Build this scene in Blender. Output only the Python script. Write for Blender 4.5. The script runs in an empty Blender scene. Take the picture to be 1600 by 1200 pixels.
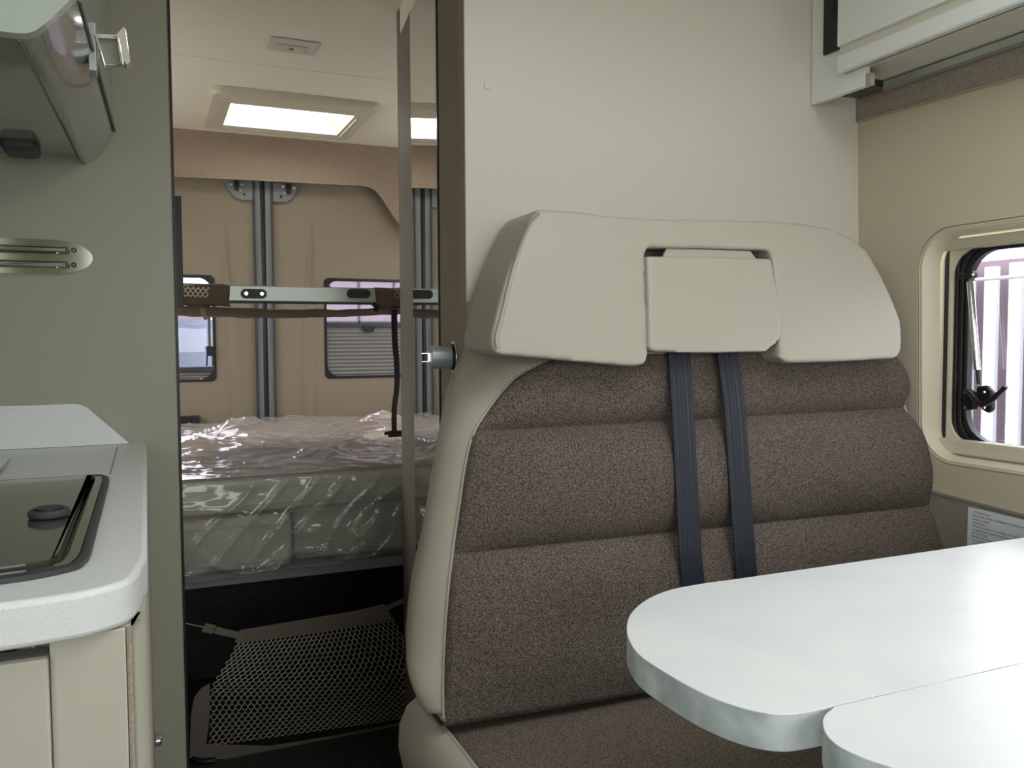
import bpy, bmesh, math, random
import numpy as np
from mathutils import Vector, Matrix, noise
random.seed(7)
C = bpy.context.scene.collection
scene = bpy.context.scene
# ------------------------------------------------------------------ camera
CZ = 1.05
FPX = 1320.0
YAW = math.atan(570/FPX); PITCH = math.atan(70/FPX); ROLL = .005
cf = Vector((math.sin(YAW)*math.cos(PITCH), math.cos(YAW)*math.cos(PITCH), -math.sin(PITCH)))
r0 = Vector((math.cos(YAW), -math.sin(YAW), 0)); u0 = r0.cross(cf)
cr = r0*math.cos(ROLL) - u0*math.sin(ROLL); cu = u0*math.cos(ROLL) + r0*math.sin(ROLL)
cam_d = bpy.data.cameras.new('camera'); cam = bpy.data.objects.new('camera', cam_d); C.objects.link(cam)
cam_d.sensor_width = 36; cam_d.lens = FPX/1600*36; cam_d.clip_start = .02
M = Matrix((cr, cu, -cf)).transposed().to_4x4(); M.translation = (0, 0, CZ); cam.matrix_world = M
scene.camera = cam
# ------------------------------------------------------------------ light
scene.view_settings.view_transform = 'Standard'; scene.view_settings.look = 'None'
scene.view_settings.exposure = 0.0; scene.view_settings.gamma = 1.0
scene.cycles.max_bounces = 10; scene.cycles.diffuse_bounces = 7; scene.cycles.transparent_max_bounces = 24
W = bpy.data.worlds.new('overcast_sky'); scene.world = W; W.use_nodes = True
nt = W.node_tree; bg = nt.nodes['Background']
tc = nt.nodes.new('ShaderNodeTexCoord'); sp = nt.nodes.new('ShaderNodeSeparateXYZ'); rp = nt.nodes.new('ShaderNodeValToRGB')
nt.links.new(tc.outputs['Generated'], sp.inputs[0]); nt.links.new(sp.outputs['Z'], rp.inputs[0]); nt.links.new(rp.outputs[0], bg.inputs[0])
rp.color_ramp.elements[0].position = 0.0; rp.color_ramp.elements[0].color = (.68, .70, .68, 1)
rp.color_ramp.elements[1].position = .5; rp.color_ramp.elements[1].color = (.95, .975, 1.0, 1)
bg.inputs[1].default_value = 6.2

def portal(name, loc, rot, sx, sy):
    l = bpy.data.lights.new(name, 'AREA'); l.shape = 'RECTANGLE'; l.size = sx; l.size_y = sy
    l.cycles.is_portal = True
    o = bpy.data.objects.new(name, l); o.location = loc; o.rotation_euler = rot; C.objects.link(o)
PI = math.pi
portal('windscreen_portal', (.45, -1.32, 1.25), (PI/2, 0, 0), 1.3, .6)
portal('roof_hatch_portal', (.72, .25, 1.86), (0, 0, 0), .66, .80)
portal('rear_roof_portal', (.45, 2.97, 1.86), (0, 0, 0), .42, .32)
portal('side_window_portal', (1.42, .72, 1.04), (0, PI/2, 0), .36, .72)
portal('door_window_portal', (-.57, -.3, 1.20), (0, -PI/2, 0), .60, .80)
portal('rear_left_portal', (-.57, 2.625, 1.30), (0, -PI/2, 0), .60, .95)
portal('rear_right_portal', (1.35, 2.625, 1.30), (0, PI/2, 0), .60, .95)
# ------------------------------------------------------------------ projection helpers (world coordinates)
AX = {'x': 0, 'y': 1, 'z': 2}
def ray(px, py): return cf*FPX + cr*(px-800) - cu*(py-600)
def at(px, py, ax, v):
    d = ray(px, py); i = AX[ax]; o = (0, 0, CZ)[i]
    return Vector((0, 0, CZ)) + d*((v-o)/d[i])
def atp(px, py, p0, n):
    d = ray(px, py); o = Vector((0, 0, CZ)); return o + d*((Vector(p0)-o).dot(n)/d.dot(n))
# ------------------------------------------------------------------ materials
MATS = {}
def mat(name, col, rough=.5, metal=0, bump=None, var=None, coat=0, spec=.5, trans=0, ior=1.45, alpha=1, emit=None):
    m = bpy.data.materials.new(name); m.use_nodes = True; n = m.node_tree.nodes; L = m.node_tree.links
    b = n['Principled BSDF']; b.inputs['Base Color'].default_value = (*col, 1)
    b.inputs['Roughness'].default_value = rough; b.inputs['Metallic'].default_value = metal
    b.inputs['Coat Weight'].default_value = coat; b.inputs['Specular IOR Level'].default_value = spec
    b.inputs['Transmission Weight'].default_value = trans; b.inputs['IOR'].default_value = ior
    b.inputs['Alpha'].default_value = alpha
    t = n.new('ShaderNodeTexCoord')
    if var:                                                     # (scale, second colour, low, high[, detail])
        nz = n.new('ShaderNodeTexNoise'); nz.inputs['Scale'].default_value = var[0]; nz.inputs['Detail'].default_value = var[4] if len(var) > 4 else 4
        cr_ = n.new('ShaderNodeValToRGB'); e = cr_.color_ramp.elements
        e[0].position = var[2]; e[0].color = (*col, 1); e[1].position = var[3]; e[1].color = (*var[1], 1)
        L.new(t.outputs['Object'], nz.inputs['Vector']); L.new(nz.outputs['Fac'], cr_.inputs[0]); L.new(cr_.outputs[0], b.inputs['Base Color'])
    if bump:                                                    # (scale, strength, distance)
        nb = n.new('ShaderNodeTexNoise'); nb.inputs['Scale'].default_value = bump[0]; nb.inputs['Detail'].default_value = 3
        bp = n.new('ShaderNodeBump'); bp.inputs['Strength'].default_value = bump[1]; bp.inputs['Distance'].default_value = bump[2]
        L.new(t.outputs['Object'], nb.inputs['Vector']); L.new(nb.outputs['Fac'], bp.inputs['Height']); L.new(bp.outputs[0], b.inputs['Normal'])
    MATS[name] = m
    return m
def weave(name, dark, light, scale, bump=.35, rough=.95, lo=.35, hi=.72):
    m = mat(name, dark, rough, spec=.15); n = m.node_tree.nodes; L = m.node_tree.links; b = n['Principled BSDF']
    t = n['Texture Coordinate']; mp = n.new('ShaderNodeMapping'); mp.inputs['Rotation'].default_value = (.35, .6, .25)
    L.new(t.outputs['Object'], mp.inputs[0])
    v = n.new('ShaderNodeTexVoronoi'); v.inputs['Scale'].default_value = scale; L.new(mp.outputs[0], v.inputs['Vector'])
    z = n.new('ShaderNodeTexNoise'); z.inputs['Scale'].default_value = scale*1.7; z.inputs['Detail'].default_value = 2; L.new(t.outputs['Object'], z.inputs['Vector'])
    mx = n.new('ShaderNodeMath'); mx.operation = 'MULTIPLY_ADD'; mx.inputs[1].default_value = -.55
    L.new(v.outputs['Distance'], mx.inputs[0])
    ad = n.new('ShaderNodeMath'); ad.operation = 'ADD'; ad.inputs[1].default_value = .22; L.new(z.outputs['Fac'], ad.inputs[0]); L.new(ad.outputs[0], mx.inputs[2])
    c = n.new('ShaderNodeValToRGB'); e = c.color_ramp.elements; e[0].position = lo; e[0].color = (*dark, 1); e[1].position = hi; e[1].color = (*light, 1)
    L.new(mx.outputs[0], c.inputs[0]); L.new(c.outputs[0], b.inputs['Base Color'])
    bp = n.new('ShaderNodeBump'); bp.inputs['Strength'].default_value = bump; bp.inputs['Distance'].default_value = .0015
    L.new(mx.outputs[0], bp.inputs['Height']); L.new(bp.outputs[0], b.inputs['Normal'])
    return m
m_wall = mat('cream_laminate', (.585, .555, .485), .38, bump=(900, .04, .001))
m_bath = mat('greige_laminate', (.36, .36, .285), .42, bump=(900, .04, .001))
m_ceil = mat('textured_ceiling_cloth', (.78, .74, .61), .8, bump=(500, .2, .001))
m_pad = mat('beige_wall_leatherette', (.52, .465, .35), .55, bump=(700, .15, .001))
m_padl = mat('pale_window_bolster', (.64, .58, .45), .45, bump=(700, .1, .001))
m_door = mat('rear_door_lining', (.245, .20, .145), .75, bump=(300, .1, .001))
m_cloth = mat('brown_felt_cloth', (.29, .22, .165), .95, var=(260, (.37, .285, .22), .35, .7, 6), bump=(350, .35, .002))
m_cloth2 = mat('grey_brown_felt', (.25, .215, .175), .95, var=(260, (.35, .30, .25), .35, .7, 8), bump=(350, .35, .002))
m_side = mat('side_lining_felt', (.19, .18, .145), .95, var=(200, (.24, .23, .185), .35, .7, 8), bump=(350, .3, .002))
m_brown = mat('brown_wood_laminate', (.155, .125, .10), .55, var=(120, (.19, .155, .125), .3, .7, 3))
m_brown2 = mat('brown_woven_laminate', (.33, .28, .215), .85, var=(420, (.44, .375, .295), .35, .65, 3), spec=.2, bump=(500, .25, .001))
m_leather = mat('cream_leatherette', (.405, .378, .315), .42, bump=(900, .12, .001))
m_thread = mat('pale_thread', (.68, .65, .54), .7)
m_fabric = weave('brown_speckled_upholstery', (.060, .048, .040), (.25, .21, .178), 520)
m_seat = weave('brown_seat_upholstery', (.075, .060, .047), (.27, .23, .18), 520)
m_belt = mat('navy_webbing', (.012, .017, .028), .5, bump=(600, .1, .001), spec=.4)
m_black = mat('black_plastic', (.012, .012, .014), .38)
m_rubber = mat('black_rubber', (.02, .021, .024), .6)
m_dgrey = mat('dark_grey_plastic', (.045, .05, .052), .5)
m_grey = mat('grey_painted_metal', (.20, .205, .21), .42, metal=.3)
m_alu = mat('brushed_aluminium', (.50, .54, .50), .42, metal=.75)
m_chrome = mat('chrome', (.82, .83, .84), .08, metal=1)
m_satin = mat('satin_nickel', (.44, .49, .51), .38, metal=.45)
m_steel = mat('polished_steel_plate', (.40, .42, .34), .10, metal=1)
m_mirror = mat('mirror_glass', (.78, .80, .76), .01, metal=1)
m_medge = mat('green_glass_edge', (.02, .045, .035), .2)
m_table = mat('pale_concrete_laminate', (.70, .745, .745), .32, var=(9, (.77, .80, .795), .35, .65, 6), spec=.5)
m_tedge = mat('mottled_shaded_edge', (.27, .33, .33), .5, var=(20, (.58, .64, .64), .34, .62, 6))  # concrete mottling, with the shade of the table's side put into the darker colour
m_work = mat('speckled_white_worktop', (.68, .72, .72), .4, var=(900, (.76, .79, .79), .38, .5, 3))
m_cab = mat('cabinet_cream', (.50, .49, .41), .4)
m_cabg = mat('grey_edge_band', (.22, .22, .20), .5)
m_glassd = mat('dark_smoked_glass', (.055, .052, .042), .12, coat=.5)
m_frame = mat('beige_frame_plastic', (.60, .56, .44), .4)
m_white = mat('white_gloss_front', (.74, .77, .75), .22, coat=.3)
m_soffit = mat('cream_soffit', (.60, .58, .50), .4)
m_lock = mat('grey_gloss_locker', (.30, .31, .26), .16, coat=.6)
m_mint = mat('pale_locker_end', (.48, .56, .50), .2, coat=.6)
m_floor = mat('dark_floor_vinyl', (.07, .072, .068), .6, var=(40, (.09, .092, .086), .4, .6))
m_matt = mat('mattress_ticking', (.60, .60, .52), .85, var=(500, (.66, .66, .58), .4, .6), bump=(300, .2, .001))
m_mtop = mat('mattress_quilted_top', (.62, .47, .36), .85, var=(30, (.72, .60, .50), .35, .65), bump=(40, .6, .01))
m_board = mat('grey_bed_board', (.22, .26, .26), .45)
m_net = mat('beige_net_cord', (.70, .68, .60), .8)
m_tape = mat('taupe_webbing', (.34, .29, .245), .85, bump=(600, .3, .001))
m_tan = mat('tan_webbing', (.36, .32, .22), .8)
m_bunk = mat('brown_bunk_cloth', (.165, .125, .09), .95, bump=(120, .5, .004))
m_blind = mat('grey_pleated_blind', (.21, .20, .19), .7)
m_paper = mat('sticker_white', (.60, .66, .68), .45)
m_ink = mat('dark_print', (.05, .06, .08), .6)
m_red = mat('red_print', (.42, .09, .09), .6)
m_lens = mat('milky_lens', (.62, .59, .52), .35)
m_fw = mat('fence_white_paint', (.62, .64, .68), .6)
m_fr = mat('fence_mauve_paint', (.24, .175, .21), .7)
m_ground = mat('outside_concrete', (.42, .41, .39), .9, var=(8, (.50, .49, .47), .3, .7))
m_pink = mat('pink_tile_wall', (.22, .18, .20), .5)
m_flute = mat('pale_fluted_sheet', (.15, .18, .22), .5)
m_green = mat('hedge_green', (.05, .09, .04), .9, var=(5, (.09, .14, .06), .3, .7))

def glassy(name, tint, f, rough=.02, tr=None):
    m = bpy.data.materials.new(name); m.use_nodes = True; n = m.node_tree.nodes; L = m.node_tree.links
    n.remove(n['Principled BSDF']); out = n['Material Output']
    tr_ = n.new('ShaderNodeBsdfTransparent'); tr_.inputs[0].default_value = (*tint, 1)
    gl = n.new('ShaderNodeBsdfGlossy'); gl.inputs['Roughness'].default_value = rough; gl.inputs[0].default_value = (1, 1, 1, 1)
    fr = n.new('ShaderNodeFresnel'); fr.inputs[0].default_value = f; mx = n.new('ShaderNodeMixShader')
    L.new(fr.outputs[0], mx.inputs[0]); L.new(tr_.outputs[0], mx.inputs[1]); L.new(gl.outputs[0], mx.inputs[2])
    last = mx
    if tr:                                                      # milky share
        df = n.new('ShaderNodeBsdfDiffuse'); df.inputs[0].default_value = (*tr[1], 1); m2 = n.new('ShaderNodeMixShader'); m2.inputs[0].default_value = tr[0]
        L.new(mx.outputs[0], m2.inputs[1]); L.new(df.outputs[0], m2.inputs[2]); last = m2
    L.new(last.outputs[0], out.inputs[0]); MATS[name] = m
    return m
m_pane = glassy('window_pane', (.93, .93, .96), 1.45)
m_rpane = glassy('rear_window_pane', (.88, .85, .92), 1.45)
m_hatch = glassy('hatch_dome', (.95, .95, .95), 1.3, .1)
m_opal = bpy.data.materials.new('opal_acrylic'); m_opal.use_nodes = True; _n = m_opal.node_tree; _n.nodes.remove(_n.nodes['Principled BSDF'])
_a = _n.nodes.new('ShaderNodeBsdfTransparent'); _b = _n.nodes.new('ShaderNodeBsdfTranslucent'); _b.inputs[0].default_value = (.95, .93, .88, 1); _m = _n.nodes.new('ShaderNodeMixShader'); _m.inputs[0].default_value = .7
_n.links.new(_a.outputs[0], _m.inputs[1]); _n.links.new(_b.outputs[0], _m.inputs[2]); _n.links.new(_m.outputs[0], _n.nodes['Material Output'].inputs[0])
m_film = glassy('clear_plastic_film', (.93, .93, .92), 1.6, .10, (.15, (.9, .88, .88)))
# ------------------------------------------------------------------ object helpers
def empty(name, label, cat, loc, group=None, kind=None):
    o = bpy.data.objects.new(name, None); C.objects.link(o); o.location = loc; o.empty_display_size = .05
    if label: o['label'] = label
    if cat: o['category'] = cat
    if group: o['group'] = group
    if kind: o['kind'] = kind
    return o
def rootloc(o):
    while o.parent: o = o.parent
    return o.location
def build(name, bm, m, parent=None, smooth=True, bev=0, angle=35, label=None, mods=None, seg=3):
    """world-space bmesh -> one mesh object; a child is stored relative to its thing's base"""
    me = bpy.data.meshes.new(name)
    off = Vector(rootloc(parent)) if parent else None
    if off is None:
        vs = [v.co for v in bm.verts]
        mn = Vector([min(v[i] for v in vs) for i in range(3)]); mxv = Vector([max(v[i] for v in vs) for i in range(3)])
        off = Vector(((mn.x+mxv.x)/2, (mn.y+mxv.y)/2, mn.z))
    bmesh.ops.recalc_face_normals(bm, faces=bm.faces)
    for v in bm.verts: v.co -= off
    bm.to_mesh(me); bm.free()
    if smooth:
        for p in me.polygons: p.use_smooth = True
        me.set_sharp_from_angle(angle=math.radians(angle))
    o = bpy.data.objects.new(name, me); C.objects.link(o)
    if m is not None:
        for q in (m if isinstance(m, (list, tuple)) else [m]): me.materials.append(q)
    if parent: o.parent = parent
    else: o.location = off
    if bev:
        b = o.modifiers.new('bevel', 'BEVEL'); b.width = bev; b.segments = seg; b.limit_method = 'ANGLE'; b.angle_limit = math.radians(40)
        b.harden_normals = False
    if label: o['label'] = label
    return o
def soft(o, voxel=.004, it=14, sub=False):
    r_ = o.modifiers.new('remesh', 'REMESH'); r_.mode = 'VOXEL'; r_.voxel_size = voxel; r_.use_smooth_shade = True
    s_ = o.modifiers.new('smooth', 'SMOOTH'); s_.factor = .5; s_.iterations = it
    return o
def tag(o, label=None, cat=None, group=None, kind=None):
    for k, v in (('label', label), ('category', cat), ('group', group), ('kind', kind)):
        if v: o[k] = v
    return o
def struct(name, bm, m, **kw):
    o = build(name, bm, m, **kw); o['kind'] = 'structure'; return o
def NB(): return bmesh.new()
def box(bm, x0, x1, y0, y1, z0, z1):
    v = [bm.verts.new((x, y, z)) for z in (z0, z1) for y in (y0, y1) for x in (x0, x1)]
    for f in ((0, 2, 3, 1), (4, 5, 7, 6), (0, 1, 5, 4), (2, 6, 7, 3), (0, 4, 6, 2), (1, 3, 7, 5)): bm.faces.new([v[i] for i in f])
    return bm
def loft(bm, rings, close=True, cap=True, mi=0):
    rows = [[bm.verts.new(p) for p in r_] for r_ in rings]; n = len(rows[0])
    for a, b in zip(rows, rows[1:]):
        for i in range(n if close else n-1):
            j = (i+1) % n
            try: f = bm.faces.new((a[i], a[j], b[j], b[i])); f.material_index = mi
            except ValueError: pass
    if cap and close: bm.faces.new(rows[0][::-1]); bm.faces.new(rows[-1])
    return rows
def prism(bm, pts, d, mi=0, mi_side=None):
    """solid from a planar outline pushed by vector d"""
    d = Vector(d); a = [bm.verts.new(p) for p in pts]; b = [bm.verts.new(Vector(p)+d) for p in pts]
    f = bm.faces.new(a); f.material_index = mi; f = bm.faces.new(b[::-1]); f.material_index = mi
    n = len(a)
    for i in range(n):
        f = bm.faces.new((a[i], b[i], b[(i+1) % n], a[(i+1) % n])); f.material_index = mi if mi_side is None else mi_side
    return bm
def frame_of(t):
    t = t.normalized(); up = Vector((0, 0, 1)) if abs(t.z) < .9 else Vector((1, 0, 0))
    a = t.cross(up).normalized(); return a, t.cross(a).normalized()
def tube(bm, pts, r, n=8, cap=True, closed=False):
    pts = [Vector(p) for p in pts]; rings = []
    N = len(pts)
    for i, p in enumerate(pts):
        t = (pts[(i+1) % N]-pts[i-1]) if closed else (pts[min(i+1, N-1)]-pts[max(i-1, 0)])
        a, b = frame_of(t); rr = r[i] if isinstance(r, (list, tuple)) else r
        rings.append([p + a*math.cos(2*PI*k/n)*rr + b*math.sin(2*PI*k/n)*rr for k in range(n)])
    if closed: rings.append(rings[0])
    if closed:
        rows = [[bm.verts.new(q) for q in r_] for r_ in rings[:-1]]; rows.append(rows[0])
        for A_, B_ in zip(rows, rows[1:]):
            for i in range(n): bm.faces.new((A_[i], A_[(i+1) % n], B_[(i+1) % n], B_[i]))
    else: loft(bm, rings, True, cap)
    return bm
def cyl(bm, p0, p1, r, n=24): return tube(bm, [p0, p1], r, n)
def spline(pts, k=8, closed=False):
    """Catmull-Rom through points"""
    P = [Vector(p) for p in pts]; N = len(P); out = []
    rng = range(N) if closed else range(N-1)
    for i in rng:
        p0 = P[(i-1) % N] if closed or i > 0 else P[0]*2-P[1]
        p1 = P[i]; p2 = P[(i+1) % N]; p3 = P[(i+2) % N] if closed or i+2 < N else P[-1]*2-P[-2]
        for s in range(k):
            t = s/k; out.append(.5*((2*p1)+(p2-p0)*t+(2*p0-5*p1+4*p2-p3)*t*t+(3*p1-p0-3*p2+p3)*t**3))
    if not closed: out.append(P[-1])
    return out
def rrect(cx, cy, hx, hy, r, k=6):
    out = []
    for sx, sy, a0 in ((1, 1, 0), (-1, 1, 90), (-1, -1, 180), (1, -1, 270)):
        for i in range(k+1):
            a = math.radians(a0+90*i/k); out.append((cx+sx*(hx-r)+r*math.cos(a), cy+sy*(hy-r)+r*math.sin(a)))
    return out
def holed(bm, x0, x1, y0, y1, z0, z1, holes, axis='z'):
    """slab with rectangular holes; a,b in-plane coordinates, thickness along axis"""
    xs = sorted({x0, x1, *[h[0] for h in holes], *[h[1] for h in holes]}); ys = sorted({y0, y1, *[h[2] for h in holes], *[h[3] for h in holes]})
    for i in range(len(xs)-1):
        for j in range(len(ys)-1):
            a, b = (xs[i]+xs[i+1])/2, (ys[j]+ys[j+1])/2
            if any(h[0] < a < h[1] and h[2] < b < h[3] for h in holes): continue
            c0 = (xs[i], xs[i+1], ys[j], ys[j+1])
            if axis == 'z': box(bm, *c0, z0, z1)
            elif axis == 'y': box(bm, c0[0], c0[1], z0, z1, c0[2], c0[3])
            else: box(bm, z0, z1, *c0)
    bmesh.ops.remove_doubles(bm, verts=bm.verts, dist=1e-5)
    # drop inner partition faces
    seen = {}
    for f in list(bm.faces):
        key = tuple(round(c, 4) for c in f.calc_center_median()); seen.setdefault(key, []).append(f)
    dead = [f for fs in seen.values() if len(fs) > 1 for f in fs]
    bmesh.ops.delete(bm, geom=dead, context='FACES_ONLY')
    return bm
# ================================================================== the setting
ZC = CZ+.76
struct('floor', box(NB(), -.6, 1.42, -1.3, 3.5, -.04, 0), m_floor, smooth=False)
struct('ceiling', holed(NB(), -.62, 1.42, -1.3, 3.45, ZC, ZC+.035, [(.40, 1.04, -.15, .65), (.24, .672, 2.79, 3.142)]), m_ceil, smooth=False)
bm = NB(); p, q = at(262, 84, 'z', ZC-.0005), at(640, 124, 'z', ZC-.0005); box(bm, -.45, 1.2, p.y-.0012, p.y+.0012, ZC-.0008, ZC); struct('trim_1', bm, m_ceil)
# left side of the van: window of the sliding door ahead of the kitchen, unseen window beside the bed, enlarged to brighten the rear
struct('wall_left', holed(NB(), -1.3, 3.45, 0, ZC, -.55, -.52, [(-.7, .1, .90, 1.50), (2.15, 3.1, 1.0, 1.6)], 'x'), m_bath, smooth=False)
struct('wall_front', holed(NB(), -.55, 1.42, 0, ZC, -1.33, -1.30, [(-.2, 1.1, .95, 1.55)], 'y'), m_pad, smooth=False)
bm = NB(); box(bm, -.52, .045, 1.5, 1.53, 0, ZC); box(bm, .015, .045, 1.53, 1.98, 0, ZC); box(bm, -.52, .015, 1.95, 1.98, 0, ZC)
struct('wall_kitchen', bm, m_bath, smooth=False, bev=.0015)
bm = NB(); p = at(262, 0, 'y', 1.497); q = at(293, 1200, 'y', 1.497)
box(bm, .045, .0485, 1.497, 1.532, 0, ZC); struct('trim_2', bm, m_black)
# partition behind the bench
XM0 = .463
bm = NB(); box(bm, XM0, 1.33, 1.25, 1.275, 0, ZC); struct('wall_middle', bm, m_wall, smooth=False)
struct('trim_11', box(NB(), XM0-.0015, XM0, 1.2495, 1.277, 0, ZC), m_brown2, smooth=False)
bm = NB(); c = at(762, 134, 'y', 1.25); cyl(bm, c+Vector((0, .002, 0)), c+Vector((0, -.0015, 0)), .0065, 24)
tag(build('screw_cap', bm, m_wall, bev=.0006), 'small round cream screw cap high on the plain partition above the bench', 'screw cap')
# ---- mirrored door, turned a little towards the right as it goes back
PHI = math.radians(7.2); dA = Vector((XM0, 1.25, 0)); dd = Vector((math.sin(PHI), math.cos(PHI), 0)); dn = Vector((-dd.y, dd.x, 0))
def DP(s, z, o=0): return dA + dd*s + dn*o + Vector((0, 0, z))
def dquad(bm, s0, s1, z0, z1, o0, o1):
    prism(bm, [DP(s0, z0, o0), DP(s1, z0, o0), DP(s1, z1, o0), DP(s0, z1, o0)], dn*(o1-o0)); return bm
def d_s(px):
    d = ray(px, 400); a = np.array([[d.x, -dd.x], [d.y, -dd.y]]); return float(np.linalg.solve(a, np.array([dA.x, dA.y]))[1])
s0, s1, s2, s3 = 0.0, d_s(687), d_s(645), d_s(626)
ztop = at(626, 62, 'y', DP(s3, 0).y).z
droot = empty('door_1', 'narrow brown door with a tall mirror and a round push lock beside the bench', 'door', DP(.3, 0), kind='structure')
bm = NB(); dquad(bm, .0275, s1, .03, ztop, -.028, 0); build('door_panel', bm, m_brown2, droot, smooth=False, bev=.001)
bm = NB(); dquad(bm, s1, s3, .03, ztop, -.028, -.0045); dquad(bm, s2, s3, .03, ztop, -.0045, .0005); build('door_leaf', bm, m_brown, droot, smooth=False, label='plain darker brown far strip')
bm = NB(); dquad(bm, s1+.004, s2, .35, ztop-.005, -.0045, .0008); build('mirror', bm, m_mirror, droot, smooth=False)
bm = NB(); dquad(bm, s1-.002, s1+.006, .35, ztop-.005, -.002, .003); build('mirror_edge', bm, m_medge, droot, smooth=False)
bm = NB(); dquad(bm, s3, s3+.012, .03, ztop, -.03, -.012); build('edge_band', bm, m_brown2, droot, smooth=False)
# push lock
ks = d_s(709); kz = at(709, 558, 'y', DP(ks, 0).y).z
kb = NB(); cyl(kb, DP(ks, kz, 0), DP(ks, kz, .0035), .027, 40); kr = build('lock_rosette', kb, m_chrome, droot, bev=.001)
kb = NB(); cyl(kb, DP(ks, kz, .003), DP(ks, kz, .006), .0225, 32); build('lock_gasket', kb, m_black, kr)
kb = NB(); cyl(kb, DP(ks, kz, .006), DP(ks, kz, .042), .019, 40); build('lock_barrel', kb, m_satin, kr, bev=.0015)
kb = NB()
for dz in (-.0075, .006): dquad(kb, ks-.008, ks+.008, kz+dz, kz+dz+.0015, .034, .058)
dquad(kb, ks-.008, ks-.0065, kz-.0075, kz+.0075, .030, .047)
build('lock_latch', kb, m_chrome, kr, bev=.0004)
kb = NB(); dquad(kb, ks-.006, ks+.006, kz-.006, kz+.006, .035, .046); build('lock_tongue', kb, m_black, kr)
# frame behind the partition so that nothing is open there
bm = NB(); P1, P2 = DP(s3+.012, 0, -.004), DP(s3+.012, 0, -.028)
box(bm, P1.x, 1.33, P1.y-.002, P1.y+.018, 0, ZC); struct('wall_wardrobe', bm, m_brown, smooth=False)
bm = NB(); dquad(bm, .0275, s3+.01, ztop+.004, ZC, -.028, -.006); struct('trim_3', bm, m_ceil, smooth=False)
# ---- right wall: lined side panel with a padded window surround
XR = 1.295
def xr(z): z -= CZ; return 1.295-(z+.3)*.03
WY0, WY1 = .30, 1.101; pz = at(1480, 372, 'x', XR).z; WZ1 = CZ+.178; WZ0 = CZ-.212
wc = ((WY0+WY1)/2, (WZ0+WZ1)/2); wh = ((WY1-WY0)/2, (WZ1-WZ0)/2)
def ring_pts(off, r, depth, K=10):
    pts = rrect(wc[0], wc[1], wh[0]+off, wh[1]+off, r, K); return [(XRz(z)+depth, y, z) for y, z in pts]
def XRz(z): return xr(z)
bm = NB(); inner = rrect(wc[0], wc[1], wh[0]+.013, wh[1]+.013, .070, 10)
outer = []
for (y, z) in inner:
    dy, dz = y-wc[0], z-wc[1]; Y0, Y1, Z0_, Z1_ = -1.3, 1.25, CZ-.40, CZ+.75
    t = min((Y1-wc[0])/dy if dy > 1e-6 else ((Y0-wc[0])/dy if dy < -1e-6 else 1e9), (Z1_-wc[1])/dz if dz > 1e-6 else ((Z0_-wc[1])/dz if dz < -1e-6 else 1e9))
    outer.append((wc[0]+dy*t, wc[1]+dz*t))
rings = []
for k in range(9):
    t = k/8; rings.append([(xr(b[1]*t+a[1]*(1-t)), b[0]*t+a[0]*(1-t), b[1]*t+a[1]*(1-t)) for a, b in zip(inner, outer)])
loft(bm, rings, True, False)
# close the corner gaps of the fan
for (Y, Z) in ((-1.3, CZ+.75), (-1.3, CZ-.40), (1.25, CZ-.40), (1.25, CZ+.75)):
    best = sorted(range(len(outer)), key=lambda i: (outer[i][0]-Y)**2+(outer[i][1]-Z)**2)
    for i in range(len(outer)):
        a, b = outer[i], outer[(i+1) % len(outer)]
        ona = [abs(a[0]-Y) < 1e-4, abs(a[1]-Z) < 1e-4]; onb = [abs(b[0]-Y) < 1e-4, abs(b[1]-Z) < 1e-4]
        if (ona[0] and onb[1] and not onb[0]) or (ona[1] and onb[0] and not ona[0] and not onb[1]):
            if (a[0]-Y)**2+(a[1]-Z)**2 < 4: bm.faces.new([bm.verts.new((xr(p_[1]), p_[0], p_[1])) for p_ in (a, (Y, Z), b)])
bmesh.ops.remove_doubles(bm, verts=bm.verts, dist=1e-5)
wr = struct('wall_right', bm, m_pad, smooth=False)
s_ = wr.modifiers.new('solid', 'SOLIDIFY'); s_.thickness = .012; s_.offset = 0
bm = NB(); prism(bm, [(XR+.012, -1.3, 0), (XR+.012, 3.45, 0), (XR+.012, 3.45, CZ-.38), (XR+.012, -1.3, CZ-.38)], (.02, 0, 0))
box(bm, 1.20, 1.42, -1.3, 3.45, CZ+.74, ZC); holed(bm, 1.275, 3.45, CZ-.40, ZC, XR, XR+.02, [(2.15, 3.1, 1.0, 1.6)], 'x')  # the opening beside the bed is unseen, added to brighten the rear
struct('wall_right_lower', bm, m_pad, smooth=False)
# lower felt lining of the side wall
A, B = at(1440, 765.5, 'x', XR-.009), at(1612, 810, 'x', XR-.009)
sl = (B.z-A.z)/(B.y-A.y); zz = lambda y: A.z+sl*(y-A.y)
bm = NB(); prism(bm, [(XR-.009, 1.25, 0), (XR-.009, 1.25, zz(1.25)), (XR-.009, .1, zz(.1)), (XR-.009, .1, 0)], (.012, 0, 0))
struct('wall_right_lining', bm, m_side, smooth=False)
bm = NB(); prism(bm, [(XR-.0105, 1.25, zz(1.25)-.001), (XR-.0105, 1.25, zz(1.25)+.0035), (XR-.0105, .1, zz(.1)+.0035), (XR-.0105, .1, zz(.1)-.001)], (.012, 0, 0)); struct('trim_4', bm, m_cabg)
bm = NB(); cyl(bm, (1.272, 1.247, CZ+.41), (1.292, 1.247, CZ-.02), .0025, 6); struct('trim_5', bm, m_cabg)

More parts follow.
